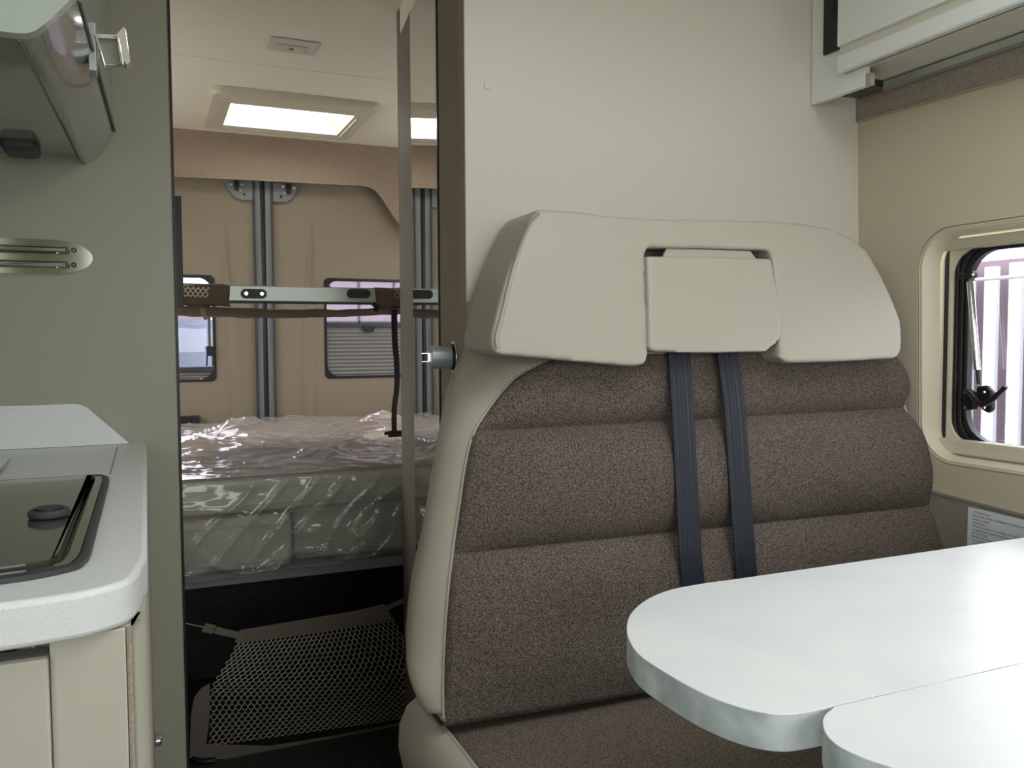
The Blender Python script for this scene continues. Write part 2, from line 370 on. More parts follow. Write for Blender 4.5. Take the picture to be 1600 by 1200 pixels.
# ---- window in the right wall
wroot = empty('window_1', 'side window with beige frame, black rubber seal and an opening pane', 'window', (1.33, wc[0], WZ0), kind='structure')
def rloop(off, r, x, K=10, ze=0): return [Vector((x, y, z)) for y, z in rrect(wc[0], wc[1], wh[0]+off, wh[1]+off+ze, r, K)]
bm = NB(); prof = [(.014, .000, .071), (.010, -.0035, .068), (.005, -.0035, .063), (.001, .004, .059), (-.001, .016, .055), (-.002, .034, .05)]
loft(bm, [[Vector((xr(v.z)+d, v.y, v.z)) for v in rloop(off, r_, 0)] for off, d, r_ in prof], True, False)
build('padded_surround', bm, m_padl, wroot, angle=60)
for off, d in ((.009, -.005),):
    bm = NB(); tube(bm, [Vector((xr(v.z)+d, v.y, v.z)) for v in rloop(off, .066, 0, 16)], .0008, 6, closed=True); build('stitching', bm, m_thread, wroot)
XF = XR+.030
def frect(bm, o0, o1, x0, x1, r0_, r1_, K=8, ze=0):   # a rectangular ring: outer offset o0, inner offset o1
    a, b, c, d = rloop(o0, r0_, x0, K, ze), rloop(o1, r1_, x0, K, ze), rloop(o1, r1_, x1, K, ze), rloop(o0, r0_, x1, K, ze)
    rows = [[bm.verts.new(v) for v in R_] for R_ in (a, b, c, d)]; rows.append(rows[0]); n = len(a)
    for P_, Q_ in zip(rows, rows[1:]):
        for i in range(n): bm.faces.new((P_[i], P_[(i+1) % n], Q_[(i+1) % n], Q_[i]))
    return bm
build('inner_frame', frect(NB(), .004, -.006, XF-.004, XF+.02, .05, .04), m_frame, wroot, bev=.001)
bm = NB(); box(bm, XF-.012, XF+.012, WY0+.004, WY1-.004, WZ1-.024, WZ1-.004); box(bm, XF-.012, XF+.012, WY0+.004, WY1-.004, WZ0+.004, WZ0+.030); build('blind_rail', bm, m_frame, wroot, bev=.003)
build('rubber_seal', frect(NB(), -.005, -.014, XF-.002, XF+.03, .01, .008), m_rubber, wroot)
build('frame_strip', frect(NB(), -.014, -.021, XF-.001, XF+.028, .008, .05), m_frame, wroot, bev=.001)
for k, o_ in enumerate((-.021, -.029, -.037)):
    build('seal_lip', frect(NB(), o_, o_-.008, XF+.004+.003*k, XF+.02+.003*k, .05, .05, 8, .016), m_black, wroot, bev=.002)
bm = NB(); prism(bm, [Vector((XF+.026, y, z)) for y, z in rrect(wc[0], wc[1], wh[0]-.040, wh[1]-.024, .045, 8)], (.004, 0, 0)); build('pane', bm, m_pane, wroot)
# stay arm and latch on the left side of the opening
xs = XF-.004
def aw(px, py, x=xs): return at(px, py, 'x', x)
bm = NB(); tube(bm, [aw(1516, 440), aw(1527, 578)], .0062, 12); arm = build('stay_arm', bm, m_chrome, wroot)
bm = NB(); tube(bm, [aw(1527, 578), aw(1529, 600)], .0028, 10); build('arm_tip', bm, m_black, arm)
bm = NB(); a = aw(1498, 431); b = aw(1518, 429); tube(bm, [a, b], .0055, 10); cyl(bm, b+Vector((-.006, 0, 0)), b+Vector((.006, 0, 0)), .0075, 14); build('arm_bracket', bm, m_black, wroot)
def screw(pt, nrm, r_, parent, m=m_chrome, name='screw'):
    bm = NB(); nrm = Vector(nrm); cyl(bm, Vector(pt)-nrm*.002, Vector(pt)+nrm*.0012, r_, 12); return build(name, bm, m, parent)
screw(aw(1519, 429, xs-.007), (-1, 0, 0), .0022, wroot)
bm = NB(); prism(bm, [aw(*q_) for q_ in ((1503, 608), (1516, 608), (1521, 616), (1521, 640), (1503, 641))], (.012, 0, 0)); build('latch_plate', bm, m_black, wroot, bev=.002)
bm = NB(); tube(bm, spline([aw(1512, 612, xs-.006), aw(1522, 622, xs-.010), aw(1533, 632, xs-.014), aw(1548, 626, xs-.016), aw(1560, 615, xs-.016), aw(1572, 604, xs-.016)], 5), [.004]*5+[.0048]*15+[.004]*6, 10); build('latch_lever', bm, m_black, wroot)
bm = NB(); prism(bm, [aw(*q_, xs+.01) for q_ in ((1525, 604), (1540, 602), (1549, 612), (1549, 640), (1543, 646), (1533, 640), (1524, 622))], (.012, 0, 0)); build('pane_catch', bm, m_black, wroot, bev=.003)
for q_ in ((1508, 613), (1508, 637), (1537, 613), (1537, 637)): screw(aw(*q_, xs-.001), (-1, 0, 0), .0022, wroot)

# ---- rear doors
YR = 3.35
rd = {}
XS = .418
def rear_door(name, x0, x1, holes, label):
    o = empty(name, label, 'door', ((x0+x1)/2, YR, .1), kind='structure')
    bm = NB(); holed(bm, x0, x1, .1, ZC-.02, YR, YR+.04, [(h[0]+.006, h[1]-.006, h[2]+.006, h[3]-.006) for h in holes], 'y'); build('door_lining', bm, m_door, o, smooth=False)
    return o
wz0, wz1 = at(572, 589, 'y', YR).z, at(572, 437, 'y', YR).z
wx0 = at(508, 500, 'y', YR).x; wx1 = wx0+.37; lx1 = at(335, 500, 'y', YR).x; lx0 = lx1-.37
dl = rear_door('door_2', -.50, XS-.035, [(lx0, lx1, wz0, wz1)], 'left rear van door in beige-brown lining')
dr = rear_door('door_3', XS+.035, 1.31, [(wx0, wx1, wz0, wz1)], 'right rear van door in beige-brown lining')
# pressed creases of the linings
for par, pts in ((dl, ((352, 335), (357, 430), (368, 500), (372, 600), (374, 655))), (dr, ((488, 335), (486, 430), (484, 520), (484, 655)))):
    bm = NB(); P_ = spline([at(x, y, 'y', YR) for x, y in pts], 6); n_ = len(P_)
    wd = [.004+.03*min(1, i/(n_*.6)) for i in range(n_)]
    loft(bm, [[p_+Vector((-w, .002, 0)), p_+Vector((-w*.2, -.014*min(1, i/(n_*.3)), 0)), p_+Vector((w*.6, .002, 0))] for i, (p_, w) in enumerate(zip(P_, wd))], False, False)
    build('pressed_crease', bm, m_door, par, angle=80)
for par, x0, x1 in ((dl, XS-.037, XS-.008), (dr, XS+.008, XS+.037)):
    bm = NB(); box(bm, x0, x1, YR-.008, YR+.02, .6, ZC-.12); build('metal_edge', bm, m_grey, par, bev=.004)
    sg = -1 if par is dl else 1
    e0 = x0 if sg < 0 else x1
    bm = NB(); box(bm, min(e0, e0-sg*.008), max(e0, e0-sg*.008), YR-.014, YR, .6, ZC-.12); build('edge_seal', bm, m_dgrey, par, bev=.002)
    # hinge plate high up
    zt = CZ+.60
    pts = [(e0, YR-.012, zt), (e0+sg*.10, YR-.012, zt), (e0+sg*.088, YR-.012, zt-.03), (e0+sg*.068, YR-.012, zt-.062), (e0+sg*.045, YR-.012, zt-.074), (e0, YR-.012, zt-.074)]
    bm = NB(); prism(bm, pts, (0, .012, 0)); pl = build('hinge_plate', bm, m_grey, par, bev=.002)
    for dx, dz in ((.038, -.014), (.043, -.040), (.078, -.018)):
        bm = NB(); c = Vector((e0+sg*dx, YR-.013, zt+dz)); cyl(bm, c, c+Vector((0, -.005, 0)), .0065, 12); build('bolt', bm, m_chrome, pl)
    bm = NB(); box(bm, *sorted((e0+sg*.05, e0+sg*.066)), YR-.022, YR-.012, zt-.04, zt-.004); build('catch_block', bm, m_black, pl, bev=.002)
    bm = NB(); box(bm, *sorted((e0+sg*.026, e0+sg*.034)), YR-.016, YR-.012, zt-.056, zt-.048); build('rubber_stop', bm, m_black, pl)
bm = NB(); box(bm, XS-.0075, XS+.0075, YR-.004, YR+.03, .6, ZC-.1); cyl(bm, (XS-.003, YR-.004, .6), (XS-.003, YR-.004, ZC-.1), .006, 12); struct('trim_6', bm, m_black)
def rear_window(name, par, x0, x1, label, blind_top, handle):
    cx, cz, hx, hz = (x0+x1)/2, (wz0+wz1)/2, (x1-x0)/2, (wz1-wz0)/2
    o = empty(name, label, 'window', (cx, YR, wz0), kind='structure')
    def ring(bm, o0, o1, y0, y1, r_, r2):
        rows = []
        for oo, rr_, y in ((o0, r_, y0), (o1, r2, y0), (o1, r2, y1), (o0, r_, y1)):
            rows.append([bm.verts.new((x, y, z)) for x, z in rrect(cx, cz, hx+oo, hz+oo, rr_, 8)])
        rows.append(rows[0]); n = len(rows[0])
        for P_, Q_ in zip(rows, rows[1:]):
            for i in range(n): bm.faces.new((P_[i], P_[(i+1) % n], Q_[(i+1) % n], Q_[i]))
        return bm
    build('rubber_frame', ring(NB(), .003, -.006, YR-.005, YR+.03, .02, .05), m_black, o, bev=.002)
    bm = NB(); prism(bm, [(x, YR+.03, z) for x, z in rrect(cx, cz, hx-.004, hz-.004, .04, 8)], (0, .004, 0)); build('pane', bm, m_rpane, o)
    # pleated blind from the bottom up to blind_top
    bm = NB(); n_ = max(3, int((blind_top-wz0-.01)/.0155)); rows = []
    for i in range(2*n_+1):
        z = wz0+.008+(blind_top-wz0-.02)*i/(2*n_); y = YR+.004-(.006 if i % 2 else 0); rows.append([(x0+.006, y, z), (x1-.006, y, z)])
    loft(bm, rows, False, False); b_ = build('pleated_blind', bm, m_blind, o, angle=10)
    bm = NB(); box(bm, x0+.005, x1-.005, YR-.006, YR+.008, blind_top-.016, blind_top+.002); build('blind_bar', bm, m_dgrey, b_, bev=.002)
    if handle:
        c = at(577, 513, 'y', YR-.01)
        pts = [(-.022, .012), (-.020, -.008), (-.014, -.015), (.014, -.015), (.020, -.008), (.022, .012), (.014, .006), (-.014, .006)]
        bm = NB(); prism(bm, [(c.x+a, YR-.014, c.z+b) for a, b in pts], (0, .01, 0)); build('blind_handle', bm, m_black, b_, bev=.002)
    return o
w3 = rear_window('window_3', dr, wx0, wx1, 'right rear door window, pleated blind drawn halfway up', at(572, 505, 'y', YR).z, True)
w2 = rear_window('window_2', dl, lx0, lx1, 'left rear door window, blind folded at the bottom', at(310, 574, 'y', YR).z, False)
for px in (514, 629):
    screw(at(px, 448, 'y', YR+.027), (0, -1, 0), .007, w3, m_chrome)
bm = NB(); tube(bm, [at(326, 487, 'y', YR-.008), at(328, 545, 'y', YR-.008)], .0045, 8); build('stay_arm', bm, m_dgrey, w2)
bm = NB(); box(bm, at(322, 550, 'y', YR).x, at(334, 550, 'y', YR).x, YR-.02, YR-.004, at(322, 556, 'y', YR).z, at(322, 541, 'y', YR).z); tube(bm, [at(324, 553, 'y', YR-.012), at(323, 572, 'y', YR-.012)], .003, 8); tube(bm, [at(332, 553, 'y', YR-.012), at(333, 572, 'y', YR-.012)], .003, 8); build('window_latch', bm, m_black, w2, bev=.002)
# ---- brown cloth valance across the rear, dropping at the right
YV = 3.29
zb0, zb1 = at(272, 275, 'y', YV).z, at(560, 289, 'y', YV).z
low = [Vector((-.52, YV, zb0))]+[at(x, y, 'y', YV) for x, y in ((272, 275), (400, 281), (500, 286.5), (560, 289), (577, 291), (588, 297), (598, 309), (612, 331), (622, 346), (630, 354))]
e_ = low[-1]; bm = NB(); prism(bm, low+[Vector((e_.x+.1, YV, e_.z-.10)), Vector((1.30, YV, e_.z-.12)), Vector((1.30, YV, ZC)), Vector((-.52, YV, ZC))], (0, .02, 0))
struct('trim_7', bm, m_cloth, smooth=False)
bm = NB(); tube(bm, [p_+Vector((0, -.001, 0)) for p_ in low], .0028, 6); struct('trim_8', bm, m_tan)
# ---- rear roof window
hroot = empty('window_4', 'rear roof window with cream frame and bright sky', 'roof window', (.45, 2.93, ZC), kind='structure')
ho = (.195, .712, 2.69, 3.165); hi_ = (.262, .655, 2.825, 3.13)
def rr(x0, x1, y0, y1, r_, z, K=6): return [(x, y, z) for x, y in rrect((x0+x1)/2, (y0+y1)/2, (x1-x0)/2, (y1-y0)/2, r_, K)]
bm = NB()
loft(bm, [rr(*ho, .035, ZC+.001), rr(ho[0], ho[1], ho[2], ho[3], .035, ZC-.012), rr(ho[0]+.008, ho[1]-.008, ho[2]+.008, ho[3]-.008, .03, ZC-.022), rr(hi_[0]-.02, hi_[1]+.02, hi_[2]-.04, hi_[3]+.01, .012, ZC-.022), rr(hi_[0], hi_[1], hi_[2], hi_[3], .004, ZC-.016), rr(hi_[0], hi_[1], hi_[2], hi_[3], .004, ZC+.06)], True, False)
build('hatch_frame', bm, m_frame, hroot, angle=40)
bm = NB(); box(bm, hi_[0], hi_[1], hi_[3]-.022, hi_[3]-.002, ZC-.018, ZC+.004); build('blind_bar', bm, m_white, hroot, bev=.002)
bm = NB(); box(bm, hi_[1]+.008, hi_[1]+.014, hi_[2]+.01, hi_[3]-.01, ZC-.0245, ZC-.021); build('blind_track', bm, m_frame, hroot)
bm = NB(); prism(bm, rr(hi_[0]+.001, hi_[1]-.001, hi_[2]+.001, hi_[3]-.001, .004, ZC+.030), (0, 0, .004)); build('opal_pane', bm, m_opal, hroot)
# roof hatch over the dinette, above the picture
h2 = empty('window_5', 'roof hatch over the dinette', 'roof window', (.72, .35, ZC), kind='structure')
bm = NB(); loft(bm, [rr(.36, 1.08, -.19, .69, .04, ZC-.001), rr(.37, 1.07, -.18, .68, .03, ZC-.02), rr(.41, 1.03, -.14, .64, .01, ZC-.02), rr(.41, 1.03, -.14, .64, .01, ZC+.06)], True, False); build('hatch_frame', bm, m_frame, h2, angle=40)
# ---- ceiling light
c4 = [at(x, y, 'z', ZC) for x, y in ((427, 56), (497, 64), (490, 84), (413, 78))]
cx = sum(p_.x for p_ in c4)/4; cy = sum(p_.y for p_ in c4)/4
lroot = empty('ceiling_light', 'flat rectangular grey ceiling lamp, switched off, ahead of the rear roof window', 'lamp', (cx, cy, ZC))
bm = NB(); box(bm, cx-.062, cx+.062, cy-.05, cy+.05, ZC-.004, ZC); build('lamp_housing', bm, m_lens, lroot, bev=.003)
bm = NB(); box(bm, cx-.042, cx+.036, cy-.012, cy+.040, ZC-.0060, ZC-.003); ln = build('lens', bm, m_frame, lroot, bev=.001)
bm = NB(); box(bm, cx-.006, cx+.004, cy+.008, cy+.012, ZC-.0075, ZC-.0055); build('switch', bm, m_black, lroot)
# black upright slab past the edge of the bulkhead
bm = NB(); p0, p1 = at(283.5, 312, 'y', 1.95), at(283.5, 482, 'y', 1.95); box(bm, .046, at(284, 400, 'y', 1.95).x, 1.90, 1.95, p1.z, p0.z)
tag(build('wall_monitor', bm, m_black, bev=.001), 'edge of a thin black upright slab just past the greige bulkhead', 'black panel')

# ================================================================== rear sleeping area
YB = 2.0
def ab(px, py, y=YB): return at(px, py, 'y', y)
ztm = ab(285, 758).z; zum = ab(285, 815).z; zlb = ab(285, 903).z; zl2 = ab(560, 855).z
X0, X1 = -.46, 1.22
# platform
bm = NB(); box(bm, X0-.04, 1.28, YB+.01, YR-.02, ab(290, 905).z-.016, ab(290, 905).z)
br = empty('bed_frame', 'grey board bed platform carrying the wrapped mattresses', 'bed frame', (.4, YB, 0))
build('bed_board', bm, m_board, br, smooth=False)
bm = NB(); box(bm, X0-.04, 1.28, YB-.001, YB+.012, ab(290, 922).z, ab(290, 905).z+.002); build('front_rail', bm, m_board, br, bev=.002)
for x in (-.3, 1.2):
    bm = NB(); box(bm, x-.02, x+.02, YB+.01, YB+.05, 0, ab(290, 905).z-.016); build('leg', bm, m_dgrey, br)
bm = NB(); box(bm, X0, 1.28, 2.75, 2.77, 0, ab(290, 905).z-.02); build('rear_support', bm, m_floor, br)
def slab(x0, x1, y0, y1, z0, z1, name, label, group=None, m=m_matt):
    bm = NB(); box(bm, x0, x1, y0, y1, z0, z1); bmesh.ops.bevel(bm, geom=bm.edges[:], offset=.022, segments=4, profile=.6, affect='EDGES')
    for f in bm.faces: f.material_index = 1 if f.normal.z > .95 else 0
    o = build(name, bm, [m, m_mtop], smooth=True, angle=60); tag(o, label, 'mattress', group)
    for zq in (z0+.02, z1-.02):
        b2 = NB(); tube(b2, rr(x0-.001, x1+.001, y0-.001, y1+.001, .022, zq), .0035, 6, closed=True); build('piping', b2, m_matt, o)
    return o
zp = ab(290, 905).z+.001
xs1 = ab(461, 850).x
slab(X0, xs1-.004, YB+.012, YR-.06, zp, zum-.004, 'mattress_cushion', 'lower pale mattress cushion at the left, in clear plastic on the grey board')
slab(xs1+.006, X1, YB+.05, YR-.06, zp, zum+.004, 'mattress_cushion', 'lower pale mattress cushion at the right, set back under the top mattress')
slab(X0, X1, YB, YR-.04, zum+.007, ztm+.003, 'mattress', 'thick pale mattress with peach top lying on the two lower cushions')
# plastic film
def crease(x, y, s):
    v = noise.noise(Vector((x*s, y*s*1.3, 3.1)))
    return (1-abs(v)*2.4)
def filmz(x, y):
    d = noise.noise(Vector((x*3.2, y*2.6, 1)))*.5+.5
    w = x+.18*noise.noise(Vector((x*4, y*4, 9))); 
    z = .004+.030*max(0, d-.30)
    z += .024*max(0, crease(w, y*.5, 4))**3*d + .008*max(0, crease(w+.3*y, y, 11))**4 + .0022*noise.noise(Vector((x*26, y*18, 2)))+.0004*noise.noise(Vector((x*80, y*60, 5)))
    z += .012*noise.noise(Vector((x*15, y*10, 6)))*math.exp(-((x-.12)/.2)**2-((y-2.45)/.35)**2)
    for bx, by, hh, sx_, sy_ in ((.72, 2.75, .055, .11, .22), (.30, 2.9, .035, .10, .16), (.12, 2.5, .02, .12, .14), (.55, 2.3, .02, .09, .1)):
        z += hh*math.exp(-((x-bx)/sx_)**2-((y-by)/sy_)**2)
    return z
bm = NB(); NX, NY = 230, 150; rows = []
for j in range(NY+1):
    y = YR-.05-(YR-.05-(YB-.004))*j/NY; row = []
    for i in range(NX+1):
        x = -.02+(X1+.02)*i/NX; row.append((x, y, ztm+.006+filmz(x, y)*min(1, .3+(y-YB)*5)))
    rows.append(row)
zlow = ab(300, 905).z
for j in range(1, 91):
    t = j/90; row = []
    for i in range(NX+1):
        x = -.02+(X1+.02)*i/NX
        zend = zlow+.012*noise.noise(Vector((x*6, 0, 4)))+max(0, x-.3)*.07
        z = ztm*(1-t)+zend*t
        a = noise.noise(Vector((x*4+z*5, z*7, 7)))
        cr1 = max(0, crease(x*.8+z*.9, z, 7))**4; cr2 = max(0, crease(x*1.2-z*1.1+2, z*.6, 11))**4
        y = YB-.008-.012*(a*.5+.5)*min(1, t*6)-.012*cr1*t-.007*cr2-.002*noise.noise(Vector((x*24, z*30, 1)))-.0004*noise.noise(Vector((x*70, z*80, 1)))
        row.append((x, y, z))
    rows.append(row)
loft(bm, rows, False, False)
tag(build('plastic_wrap', bm, m_film, smooth=True, angle=180), 'crumpled clear plastic wrapping draped over the stacked mattresses', 'plastic wrap')
bm = NB(); q0, q1 = at(285, 651, 'y', 3.31), at(313, 661, 'y', 3.31); box(bm, q0.x-.05, q1.x, 3.306, 3.346, q1.z-.02, q0.z)
tag(build('hinge_cover', bm, m_black, bev=.004), 'small black block at the far left behind the wrapped mattress', 'black block')

# ---- pull-down bunk rail
YK = 2.10
def ak(px, py, y=YK): return at(px, py, 'y', y)
kroot = empty('bunk_bed', 'raised bunk: pale metal rail with brown cloth hammock above the mattress', 'bunk bed', (.35, YK, ak(500, 475).z))
zk1, zk0 = ak(480, 448).z, ak(480, 472).z
bm = NB(); box(bm, .07, .95, YK, YK+.025, zk0, zk1); build('rail', bm, m_alu, kroot, bev=.002)
bm = NB(); box(bm, .07, .95, YK-.002, YK+.025, zk0-.004, zk0); build('rail_edge', bm, m_dgrey, kroot)
for px in (396.5, 560):
    c = ak(px, 459, YK-.001); bm = NB(); prism(bm, [(x, YK-.007, z) for x, z in rrect(c.x, c.z, .0295, .0111, .011, 6)], (0, .008, 0)); pd = build('rivet_plate', bm, m_dgrey, kroot, bev=.001)
    for dx in (-.018, .018): screw((c.x+dx, YK-.0075, c.z), (0, -1, 0), .0042, pd, m_chrome if px < 500 else m_black, 'rivet')
def sock(xa, xb, seed):
    bm = NB(); rings = []
    for i in range(15):
        t = i/14; x = xa+(xb-xa)*t; ring = []
        for k in range(20):
            a = 2*PI*k/20; wv = .006*noise.noise(Vector((x*22, math.cos(a)*2, math.sin(a)*2+seed)))
            ring.append((x+.004*math.sin(a*3+seed), YK+.012+(.022+wv)*math.cos(a), (zk0+zk1)/2-.005+(.028+wv)*math.sin(a)*(1 if abs(math.sin(a)) < .95 else .93)))
        rings.append(ring)
    loft(bm, rings, True, True); return bm
xa = ak(278, 460).x; xb = ak(357, 460).x; build('cloth_sleeve', sock(xa-.12, xb, 1), m_bunk, kroot, angle=70)
xc = ak(587, 460).x; xd = ak(640, 460).x; build('cloth_sleeve', sock(xc, xd+.05, 5), m_bunk, kroot, angle=70)
# hammock cloth sagging behind and below
bm = NB(); rows = []
for j in range(9):
    y = YK+.03+j/8*.6; rows.append([(xa-.12+(xd+.22-xa)*i/30, y, zk0-.006-.014*math.sin(PI*i/30)-.010*math.sin(PI*min(1, j/3))+.004*noise.noise(Vector((i*.5, j, 2)))) for i in range(31)])
rows.insert(0, [(p_[0], YK+.002, p_[2]+.002) for p_ in rows[0]])
loft(bm, rows, False, False); hb = build('hammock_cloth', bm, m_bunk, kroot, angle=80); sm = hb.modifiers.new('solid', 'SOLIDIFY'); sm.thickness = .004
# mesh pieces
def netpatch(bm, P, nu, nv, r_, n=4):
    """hexagonal netting over a patch P(u,v)"""
    for j in range(nv+1):
        for i in range(nu+1):
            o_ = .5 if j % 2 else 0
            a = P(min(1, (i+o_)/nu), j/nv)
            if i+o_ > nu: continue
            m_ = P((i+o_)/nu, min(1, (j+.32)/nv)) if j < nv else a
            if j < nv: tube(bm, [a, m_], r_*1.25, n, False)
            if j < nv:
                for dv in (-.5, .5):
                    ii = i+o_+dv
                    if 0 <= ii <= nu: tube(bm, [m_, P(ii/nu, (j+1)/nv)], r_, n, False)
def bil(a, b, c, d):
    a, b, c, d = map(Vector, (a, b, c, d))
    return lambda u, v: (a*(1-u)+b*u)*(1-v)+(c*(1-u)+d*u)*v
bm = NB(); netpatch(bm, bil(ak(270, 447, YK-.020), ak(326, 449, YK-.020), ak(270, 462, YK-.020), ak(324, 465, YK-.020)), 7, 3, .0013); build('mesh_insert', bm, m_net, kroot)
bm = NB(); netpatch(bm, bil(ak(617, 450, YK-.019), ak(640, 450, YK-.019), ak(617, 466, YK-.019), ak(640, 466, YK-.019)), 3, 3, .0012); build('mesh_insert', bm, m_tan, kroot)
def ribbon(bm, pts, w, th=.0015, side=Vector((1, 0, 0))):
    rings = []
    P_ = [Vector(p_) for p_ in pts]
    for i, p_ in enumerate(P_):
        t = (P_[min(i+1, len(P_)-1)]-P_[max(i-1, 0)]).normalized(); s = side.normalized(); s = (s-t*s.dot(t)).normalized(); n_ = t.cross(s)
        rings.append([p_+s*w/2+n_*th/2, p_-s*w/2+n_*th/2, p_-s*w/2-n_*th/2, p_+s*w/2-n_*th/2])
    loft(bm, rings, True, True); return bm
bm = NB(); ribbon(bm, spline([ak(316, 482), ak(318, 490), ak(323, 499)], 5), .010); build('loose_tab', bm, m_tape, kroot)
bm = NB(); ribbon(bm, spline([ak(583, 474, YK-.018), ak(588, 480, YK-.018), ak(586, 487, YK-.018)], 5), .012); build('loose_tab', bm, m_black, kroot)
# black strap from bunk to mattress
sb_ = at(616, 686, 'z', ztm+.045); YS = 2.47
bm = NB(); ribbon(bm, spline([at(x, y, 'y', yy) for x, y, yy in ((616, 476, 2.10), (616, 500, 2.13), (617, 535, 2.19), (620, 570, 2.25), (620, 605, 2.31), (616, 640, 2.37), (616, 680, 2.43))], 8), .0155, .002)
st = build('webbing_strap', bm, m_black); tag(st, 'long black strap hanging from the bunk rail down to the wrapped mattress', 'strap')
c = at(617, 679, 'y', 2.425); bm = NB(); box(bm, c.x-.020, c.x+.022, c.y-.006, c.y+.006, c.z-.007, c.z+.012); box(bm, c.x+.02, c.x+.05, c.y-.004, c.y+.004, c.z+.0, c.z+.012); box(bm, c.x-.032, c.x-.02, c.y-.004, c.y+.004, c.z+.0, c.z+.01)
b_ = build('buckle', bm, m_black, st, bev=.002)

# ---- cargo net hanging under the bed board
n_net = Vector((0, -.33, -.12)).normalized(); p_net = Vector((0, 2.06, CZ-.69))
def an(px, py, o=0): return atp(px, py, p_net+n_net*o, n_net)
croot = empty('cargo_net', 'beige netting with taupe borders stretched under the bed platform', 'cargo net', an(480, 1150))
def poly(bm, pts, th=.002): prism(bm, pts, n_net*-th); return bm
Lk = [(372, 1001), (362, 1022), (348, 1045), (334, 1066), (328, 1085), (329, 1115), (329, 1140), (327, 1166)]
Rk = [(614, 966), (628, 990), (645, 1020), (655, 1050), (660, 1075), (662, 1090), (664, 1105), (664, 1118)]
def samp(K_, v):
    f_ = v*(len(K_)-1); i = min(int(f_), len(K_)-2); t = f_-i; return (K_[i][0]*(1-t)+K_[i+1][0]*t, K_[i][1]*(1-t)+K_[i+1][1]*t)
def PN(u, v):
    a, b = samp(Lk, v), samp(Rk, v); x, y = a[0]*(1-u)+b[0]*u, a[1]*(1-u)+b[1]*u
    y += 4*math.sin(PI*u)*math.sin(PI*v)
    return an(x, y, .012*math.sin(PI*u)*math.sin(PI*v))
bm = NB(); netpatch(bm, PN, 34, 27, .0014, 3); build('netting', bm, m_net, croot, label='pale hexagonal netting')
bm = NB(); poly(bm, [an(*q_, .002) for q_ in ((375, 985), (490, 966), (560, 954), (600, 944), (605, 950), (614, 968), (500, 989), (385, 1004), (366, 1004))]); build('top_border', bm, m_tape, croot, bev=.001)
bm = NB(); poly(bm, [an(*q_, .002) for q_ in ((322, 1163), (420, 1166), (520, 1150), (600, 1135), (670, 1117), (670, 1140), (600, 1155), (500, 1175), (400, 1188), (296, 1185), (298, 1120), (303, 1090), (315, 1075), (328, 1068), (328, 1120))]); build('bottom_border', bm, m_tape, croot, bev=.001)
bm = NB(); ribbon(bm, [an(381, 994, .004), an(350, 988, .004), an(336, 984, .006)], .018, .0015, n_net.cross(Vector((1, 0, 0)))); build('fastening_strap', bm, m_tan, croot)
bm = NB(); ribbon(bm, [an(334, 984, .005), an(318, 980, .006)], .022, .005, n_net.cross(Vector((1, 0, 0)))); build('buckle', bm, m_tan, croot, bev=.001)
bm = NB(); cyl(bm, an(318, 980, .006), an(280, 972, .006), .0018, 6); build('cord', bm, m_alu, croot)
bm = NB(); ribbon(bm, [an(600, 952, .004), an(622, 942, .004), an(668, 920, .004)], .014, .0015, n_net.cross(Vector((1, 0, .4)))); build('fastening_strap', bm, m_tape, croot)
for pts in (((300, 1187), (312, 1190), (325, 1189), (336, 1188)),):
    bm = NB(); tube(bm, [an(*q_, .01) for q_ in pts], .008, 8); build('floor_clip', bm, m_black, croot)

# ================================================================== kitchen
ZW = at(230, 690, 'y', 1.5).z
def az(px, py, z=None): return at(px, py, 'z', ZW if z is None else z)
fr_ = [az(x, y) for x, y in ((222, 878), (216, 892), (200, 906), (165, 917), (125, 926), (60, 936), (0, 944))]
xE = -.004
edge = [Vector((xE, 1.499, ZW)), Vector((xE, fr_[0].y+.02, ZW))]+spline(fr_, 4)
l_ = edge[-1]; edge += [Vector((-.35, l_.y-.03, ZW)), Vector((-.518, l_.y-.04, ZW)), Vector((-.518, 1.499, ZW))]
bm = NB(); prism(bm, edge, (0, 0, -.031))
wk = build('worktop', bm, m_work, bev=.004); tag(wk, 'white speckled kitchen worktop with a curved front edge against the greige bulkhead', 'worktop')
p_, q_ = az(184, 697), az(172, 741); bm = NB(); tube(bm, [p_+Vector((0, 0, 0)), q_+Vector((0, 0, 0))], .0009, 4); build('seam', bm, m_cabg, wk)
up = [at(x, y, 'y', 1.478) for x, y in ((-60, 636), (60, 633), (112, 631), (126, 632), (136, 637), (150, 649), (201, 692))]
zt_ = ZW+.0005
ups = [Vector((-.517, 1.478, up[0].z+.003))]+up; ups[-1].z = max(zt_, ups[-1].z); ups += [Vector((ups[-1].x, 1.478, zt_)), Vector((-.517, 1.478, zt_))]
bm = NB(); prism(bm, ups, (0, .021, 0)); tag(build('backsplash', bm, m_work, bev=.002), 'low white upstand with a slanting end standing on the worktop at the bulkhead', 'backsplash')
